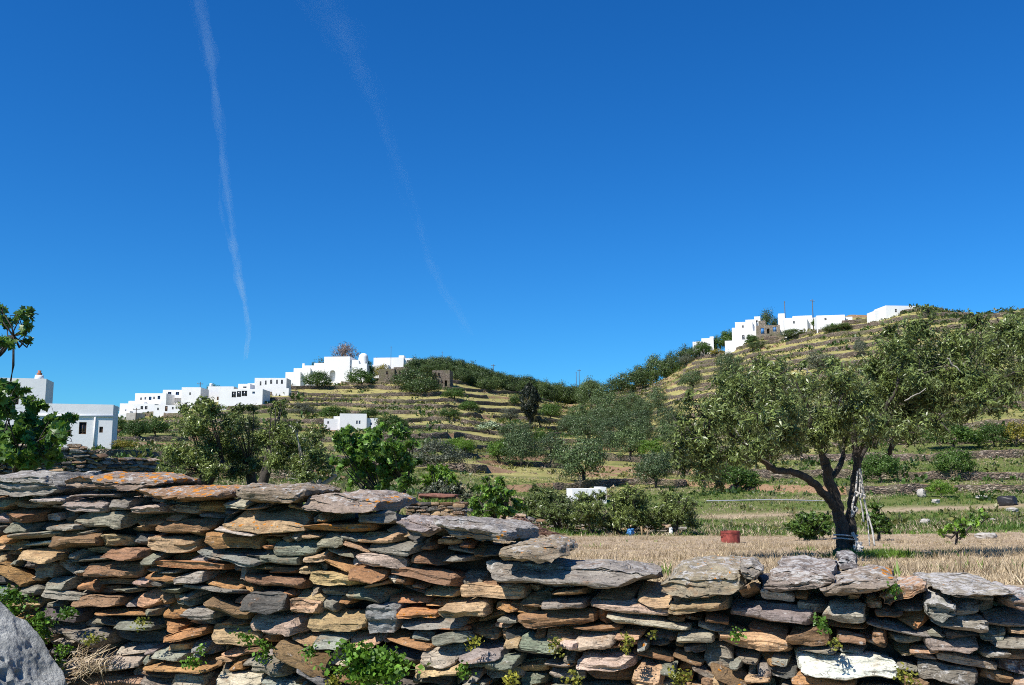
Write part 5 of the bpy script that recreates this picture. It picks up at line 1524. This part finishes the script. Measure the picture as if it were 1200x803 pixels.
# heap of branches and planks
r = np.random.default_rng(31)
mb = MB(); c = on_ground(610, 33.5); px = 33.5 / F
for i in range(170):
    a = r.normal(-.25, .45); l = r.uniform(.4, 1.1)
    x = r.normal(0, .55); z = max(.05, (.55 - abs(x) * .45) * r.random() + .03)
    m = c + np.array([x, r.normal(0, .3), z])
    d = np.array([cos(a), r.normal(0, .5), -abs(sin(a)) * .5]) * l / 2
    mb.tube([m - d, m + r.normal(0, .03, 3), m + d], [.022, .018, .008], 5)
tag(mb.build('branch_pile', MAT['darkwood'], None, True), 'heap of cut reddish brown branches at the left end of the dry field', kind='stuff')
for i, (ua, va, ub, vb_, Y, lab) in enumerate([(586, 608, 606, 621, 31.5, 'weathered pale plank leaning steeply on the branch heap'), (594, 607, 622, 617, 31.8, 'weathered pale plank lying across the branch heap'), (584, 616, 612, 627, 30.8, 'grey plank on the ground before the branch heap')]):
    a, b_ = P(ua, va, Y), P(ub, vb_, Y - .25)
    L = np.linalg.norm(b_ - a); M = Matrix.Translation((a + b_) / 2) @ Vector(b_ - a).to_track_quat('X', 'Z').to_matrix().to_4x4()
    tag(MB().box(-L / 2, L / 2, -.09, .09, -.02, .02, M).build('plank', MAT['wood']), lab, 'plank')
for i, (u, v0, v1, lab) in enumerate([(753, 617, 630, 'leaning yellow wooden stake under the olives, nearer the blue bag'), (758, 622, 632, 'short yellow wooden stake under the olives, farther from the blue bag')]):
    a, b_ = P(u, v1, 39.6), P(u - 1.5 + i * 3, v0, 39.6)
    tag(MB().tube([a - (0, 0, .15), (a + b_) / 2, b_], [.05, .045, .04], 7).build('wooden_stake', MAT['straw']), lab, 'stake')
# a pipe along the terrace wall left of the olive trunk
Ys = 79.0; p = [P(u, 586.5 + .6 * sin(u / 25), Ys) for u in np.linspace(828, 985, 24)]
tag(MB().tube(p, .05, 6).build('water_pipe', MAT['frame'], None, True), 'long pale pipe running along the terrace wall behind the big olive', 'pipe')
# reddish rubble behind the olives
mb = MB()
for i in range(26):
    p, f = rock(r.uniform(.2, .5), .3, r.uniform(.1, .22), r, n=3, planes=5)
    c = P(709 + r.normal(0, 5), 627 + r.uniform(-3, 3), 42.3)
    mb.add(p + c, f, col=np.tile(np.array((.34, .17, .10)) * r.uniform(.7, 1.2), (len(p), 1)), lich=np.zeros(len(p)), pale=np.zeros(len(p)))
tag(mb.build('rubble_heap', MAT['stone'], None, True, radians(35)), 'heap of reddish broken stones behind the olives at the field edge', kind='stuff')

# ------------------------------------------------------------------ pitted pale rock at the lower left, in front of the wall
def pitted_rock():
    r = np.random.default_rng(19)
    v, f = cube_grid(100)
    p = v / (np.sum(np.abs(v) ** 8, axis=1) ** .125)[:, None]
    nn = np.array([.62, -.15, .77]); nn /= np.linalg.norm(nn)
    p = p - np.maximum(p @ nn - .62, 0)[:, None] * nn * .95
    p = p * np.array([.44, .34, .50])
    nrm = p / np.linalg.norm(p, axis=1)[:, None]
    p += nrm * (.035 * fbm(p[:, 0] * 5, p[:, 1] * 5, p[:, 2] * 5, 3, 5))[:, None]
    cand = p[r.choice(len(p), 900)]
    cand = cand[(cand[:, 1] < .1) & (cand[:, 2] > -.2)][:150]
    for c in cand:
        rad = r.uniform(.012, .034)
        d = np.linalg.norm((p - c) * np.array([1, 1, 1.2]), axis=1)
        p -= nrm * (np.exp(-(d / rad) ** 4) * rad * 1.9)[:, None]
    c = P(-62, 800, 4.55)
    q = p + np.array([c[0], c[1], .54])
    m, nt, b, _ = new_mat('pitted_rock'); k = N(nt)
    vv = k.coord()
    n = k.noise(vv, 7, 6, .65); n2 = k.noise(vv, 40, 5, .7)
    cc = k.mix(k.rng(n, .3, .7), (.26, .265, .245), (.50, .50, .47))
    cc = k.mix(k.rng(n2, .55, .7, 0, .6), cc, (.25, .25, .23))
    k.l(cc, b.inputs['Base Color']); b.inputs['Roughness'].default_value = .9
    k.l(k.bump(n2, .8, .02), b.inputs['Normal'])
    tag(MB().add(q, f).build('pitted_rock', m, None, True), 'pale blue grey pitted rock at the lower left foot of the wall', 'rock')
pitted_rock()

# ------------------------------------------------------------------ plants growing in the wall's joints
def wall_plant(u, v, ru, rv, mat, label, n=220, leaf=.026, seed=0, hang=0.0, out=.05):
    r = np.random.default_rng(500 + seed)
    px = float(np.linalg.norm(on_wall(u + 50, v) - on_wall(u - 50, v)) / 100)
    c = on_wall(u, v, out)
    root = empty('wall_plant', c); tag(root, label, 'wall plant')
    ns = max(5, n // 22)
    mb = MB(); st = MB()
    WN3 = np.array([WN[0], WN[1], 0]); WD3 = np.array([WD[0], WD[1], 0])
    for i in range(ns):
        x, z = r.uniform(-1, 1), r.uniform(-1, 1)
        if x * x + z * z > 1.1: x *= .6; z *= .6
        s0 = WD3 * x * ru * px * .7 + np.array([0, 0, z * rv * px * .7]) - WN3 * .04
        tip = s0 + WD3 * r.normal(0, .3) * ru * px + np.array([0, 0, (r.uniform(.1, .6) - hang) * rv * px]) + WN3 * r.uniform(.04, .11)
        mid = (s0 + tip) / 2 + WN3 * .02
        st.tube([s0, mid, tip], [.003, .0025, .0015], 4)
        k = n // ns; t = r.uniform(.2, 1.05, k)[:, None]
        pos = s0 + (tip - s0) * t + WN3 * .02 * np.sin(t * 3) + r.normal(0, 1, (k, 3)) * leaf * .75
        leaves(mb, pos, leaf, r, .72, dirs=np.tile(WN3 * .6 + np.array([0, 0, .3]), (k, 1)), spread=1.2, fold=.1)
    mb.build('foliage', MAT[mat], root); st.build('stem', MAT['weed'], root)
WP = [(28, 710, 24, 16, 'weed', 'green trailing weed along the upper edge of the pitted rock', 520, .024), (58, 738, 18, 18, 'weed', 'green weed hanging between the pitted rock and the wall', 420, .024), (78, 788, 17, 16, 'weed', 'green and yellow weed beside the right flank of the pitted rock', 300, .024),
 (93, 717, 11, 9, 'weed', 'small round green tuft below the brown stone near the pitted rock', 160, .02), (125, 747, 16, 9, 'yellow_weed', 'yellowish weed above the pale sloping slab at the left', 150, .02), (92, 762, 14, 6, 'weed', 'low green sprig left of the pale sloping slab', 100, .02),
 (180, 728, 10, 12, 'yellow_weed', 'thin yellow green sprig beside the small orange block', 90, .018), (242, 768, 11, 14, 'weed', 'green sprig between two grey blocks low in the wall', 130, .022), (298, 748, 10, 8, 'weed', 'green tuft under the pinkish white stone', 110, .02), (322, 762, 9, 12, 'weed', 'green weed left of the steep brown slab', 120, .022),
 (376, 762, 9, 7, 'weed', 'small green tuft right of the steep brown slab', 90, .02), (445, 780, 44, 24, 'weed', 'large leafy green plant below the knobbly blue grey stone', 1300, .032), (402, 795, 14, 9, 'yellow_weed', 'yellow flowering weed at the left of the large leafy plant', 200, .02), (553, 780, 9, 9, 'weed', 'green tuft between the pale slabs right of the large leafy plant', 100, .02),
 (562, 752, 14, 14, 'yellow_weed', 'wispy yellow green weed in front of a grey stone', 110, .018), (610, 792, 16, 9, 'yellow_weed', 'yellow weed at the foot of the green grey slabs', 170, .02), (658, 758, 11, 14, 'yellow_weed', 'straggly yellow weed left of the pink tan stone', 110, .018), (680, 792, 12, 12, 'yellow_weed', 'yellow weed under the pale tan slab', 150, .02),
 (742, 755, 13, 16, 'yellow_weed', 'yellow green weed hanging down a gap in the middle of the wall', 160, .018), (802, 790, 15, 14, 'yellow_weed', 'bushy yellow weed at the foot of the wall right of centre', 260, .022), (866, 742, 8, 8, 'weed', 'tiny green sprig on the big layered tan stone', 70, .018), (964, 728, 9, 10, 'weed', 'green sprig right of the lichen spotted long stone', 100, .02),
 (980, 752, 9, 9, 'yellow_weed', 'yellow grassy tuft above the white quartz block', 80, .018), (1062, 790, 12, 16, 'yellow_weed', 'yellow green weed right of the white quartz block', 190, .02), (1046, 690, 8, 6, 'weed', 'green weed under the orange lichen end of the tilted capstone', 80, .018), (770, 742, 6, 8, 'yellow_weed', 'thin yellow sprig under the pale layered stone', 50, .018)]
for i, (u, v, ru, rv, m, lab, n, lf) in enumerate(WP):
    k_ = .75 if m == 'yellow_weed' else 1
    wall_plant(u, v, ru * k_, rv * k_, m, lab, int(n * k_ * k_), lf * .85, i)
r = np.random.default_rng(90)
mb = MB()
for i in range(70):
    a = on_wall(r.uniform(100, 150), r.uniform(752, 782), .03); b_ = on_wall(r.uniform(80, 150), r.uniform(770, 800), .12)
    b_ = a + (b_ - a) * r.uniform(.5, 1)
    m = (a + b_) / 2 + np.array([WN[0], WN[1], 0]) * .05
    mb.tube([a, m, b_], [.002, .002, .001], 4, tint=r.random())
tag(mb.build('dead_grass', MAT['straw']), 'dry grass stalks hanging over the pale sloping slab at the left', kind='stuff')

# ------------------------------------------------------------------ contrails, two kilometres up
def contrail(label, pts, rads, dens):
    H = 2000.0
    path = []
    for u, v in pts:
        d = ray(u, v); path.append(EYE + d * (H / d[2]))
    path = np.array(path)
    n = len(path); tt = np.linspace(0, 1, n); t2 = np.linspace(0, 1, n * 9)
    sp = np.stack([np.interp(t2, tt, path[:, k]) for k in range(3)], 1)
    for _ in range(5): sp[1:-1] = (sp[:-2] + 2 * sp[1:-1] + sp[2:]) / 4
    rr = np.interp(t2, tt, rads)
    root = empty('contrail', sp[0]); tag(root, label, 'contrail')
    r = np.random.default_rng(int(pts[0][0]))
    m = bpy.data.materials.new('contrail_vapour'); m.use_nodes = True
    nt = m.node_tree; nt.nodes.clear()
    o = nt.nodes.new('ShaderNodeOutputMaterial'); vs = nt.nodes.new('ShaderNodeVolumeScatter')
    vs.inputs['Density'].default_value = dens; vs.inputs['Anisotropy'].default_value = .2; vs.inputs['Color'].default_value = (.72, .93, 1, 1)
    nt.links.new(vs.outputs[0], o.inputs['Volume'])
    for k in range(5):
        off = np.stack([vnoise(t2 * 6 + k * 9, k * 3.3, 0, 5), vnoise(t2 * 6 + k * 9, k * 3.3, 9, 6) * .3, vnoise(t2 * 6 + k * 9, 5.5, 0, 7)], 1) * rr[:, None] * (.5 + .3 * k)
        q = sp + off - sp[0]
        rad = rr * (.62 + .5 * fbm(t2 * 22, k * 7.7, 0, 8)) * (.75 - .09 * k)
        MB().tube(q, np.maximum(rad, 1), 12, .35).build('vapour_strand', m, root, True)
contrail('narrow bright contrail running almost straight down to the left hill', [(228, -30), (236, 20), (248, 90), (256, 150), (262, 215), (270, 275), (278, 320), (287, 360), (291, 385), (288, 420)], [42, 42, 42, 42, 42, 50, 60, 54, 46, 34], .00030)
contrail('broad faint contrail fading towards the pine wood', [(365, -30), (385, 20), (410, 65), (435, 115), (462, 190), (488, 255), (500, 300), (515, 335), (532, 362), (552, 392)], [100, 100, 95, 75, 55, 50, 60, 85, 90, 40], .00005)
# ------------------------------------------------------------------ sun, sky, camera
SUN = np.array([-.49, -.44, .755]); SUN /= np.linalg.norm(SUN)
sun = bpy.data.lights.new('sun', 'SUN'); sun.energy = 5.0; sun.angle = radians(.5); sun.color = (1.0, .955, .88)
so = bpy.data.objects.new('sun', sun); COL.objects.link(so)
so.rotation_euler = Vector(-SUN).to_track_quat('-Z', 'Y').to_euler()
w = bpy.data.worlds.new('World'); SC.world = w; w.use_nodes = True
nt = w.node_tree; nt.nodes.clear()
out = nt.nodes.new('ShaderNodeOutputWorld'); bg = nt.nodes.new('ShaderNodeBackground')
sky = nt.nodes.new('ShaderNodeTexSky'); sky.sky_type = 'NISHITA'; sky.sun_disc = False
sky.sun_elevation = math.asin(SUN[2]); sky.sun_rotation = math.atan2(SUN[0], SUN[1])
sky.air_density = 1.0; sky.dust_density = 0.2; sky.ozone_density = 4.0; sky.altitude = 300
hs = nt.nodes.new('ShaderNodeHueSaturation'); hs.inputs['Saturation'].default_value = 1.28; hs.inputs['Hue'].default_value = .5
mul = nt.nodes.new('ShaderNodeMix'); mul.data_type = 'RGBA'; mul.blend_type = 'MULTIPLY'; mul.inputs[0].default_value = 1
mul.inputs[7].default_value = (.36, .96, 1.36, 1)
nt.links.new(sky.outputs[0], hs.inputs['Color']); nt.links.new(hs.outputs[0], mul.inputs[6]); nt.links.new(mul.outputs[2], bg.inputs[0])
bg.inputs[1].default_value = .077
nt.links.new(bg.outputs[0], out.inputs[0])
cam = bpy.data.cameras.new('camera'); co = bpy.data.objects.new('camera', cam); COL.objects.link(co)
cam.sensor_fit = 'HORIZONTAL'; cam.sensor_width = 36; cam.lens = F / 1200 * 36
cam.clip_start = .05; cam.clip_end = 60000
co.location = EYE; co.rotation_euler = (pi / 2 + PITCH, 0, 0)
SC.camera = co
SC.view_settings.view_transform = 'Standard'; SC.view_settings.look = 'None'; SC.view_settings.gamma = 1; SC.view_settings.exposure = .45
SC.view_settings.use_curve_mapping = False
SC.cycles.use_denoising = False
SC.cycles.denoiser = 'OPENIMAGEDENOISE'
SC.cycles.denoising_prefilter = 'ACCURATE'
SC.cycles.pixel_filter_type = 'BLACKMAN_HARRIS'; SC.cycles.filter_width = 1.0
SC.cycles.max_bounces = 6; SC.cycles.diffuse_bounces = 3; SC.cycles.transparent_max_bounces = 8; SC.cycles.transmission_bounces = 4
SC.cycles.sample_clamp_indirect = 6
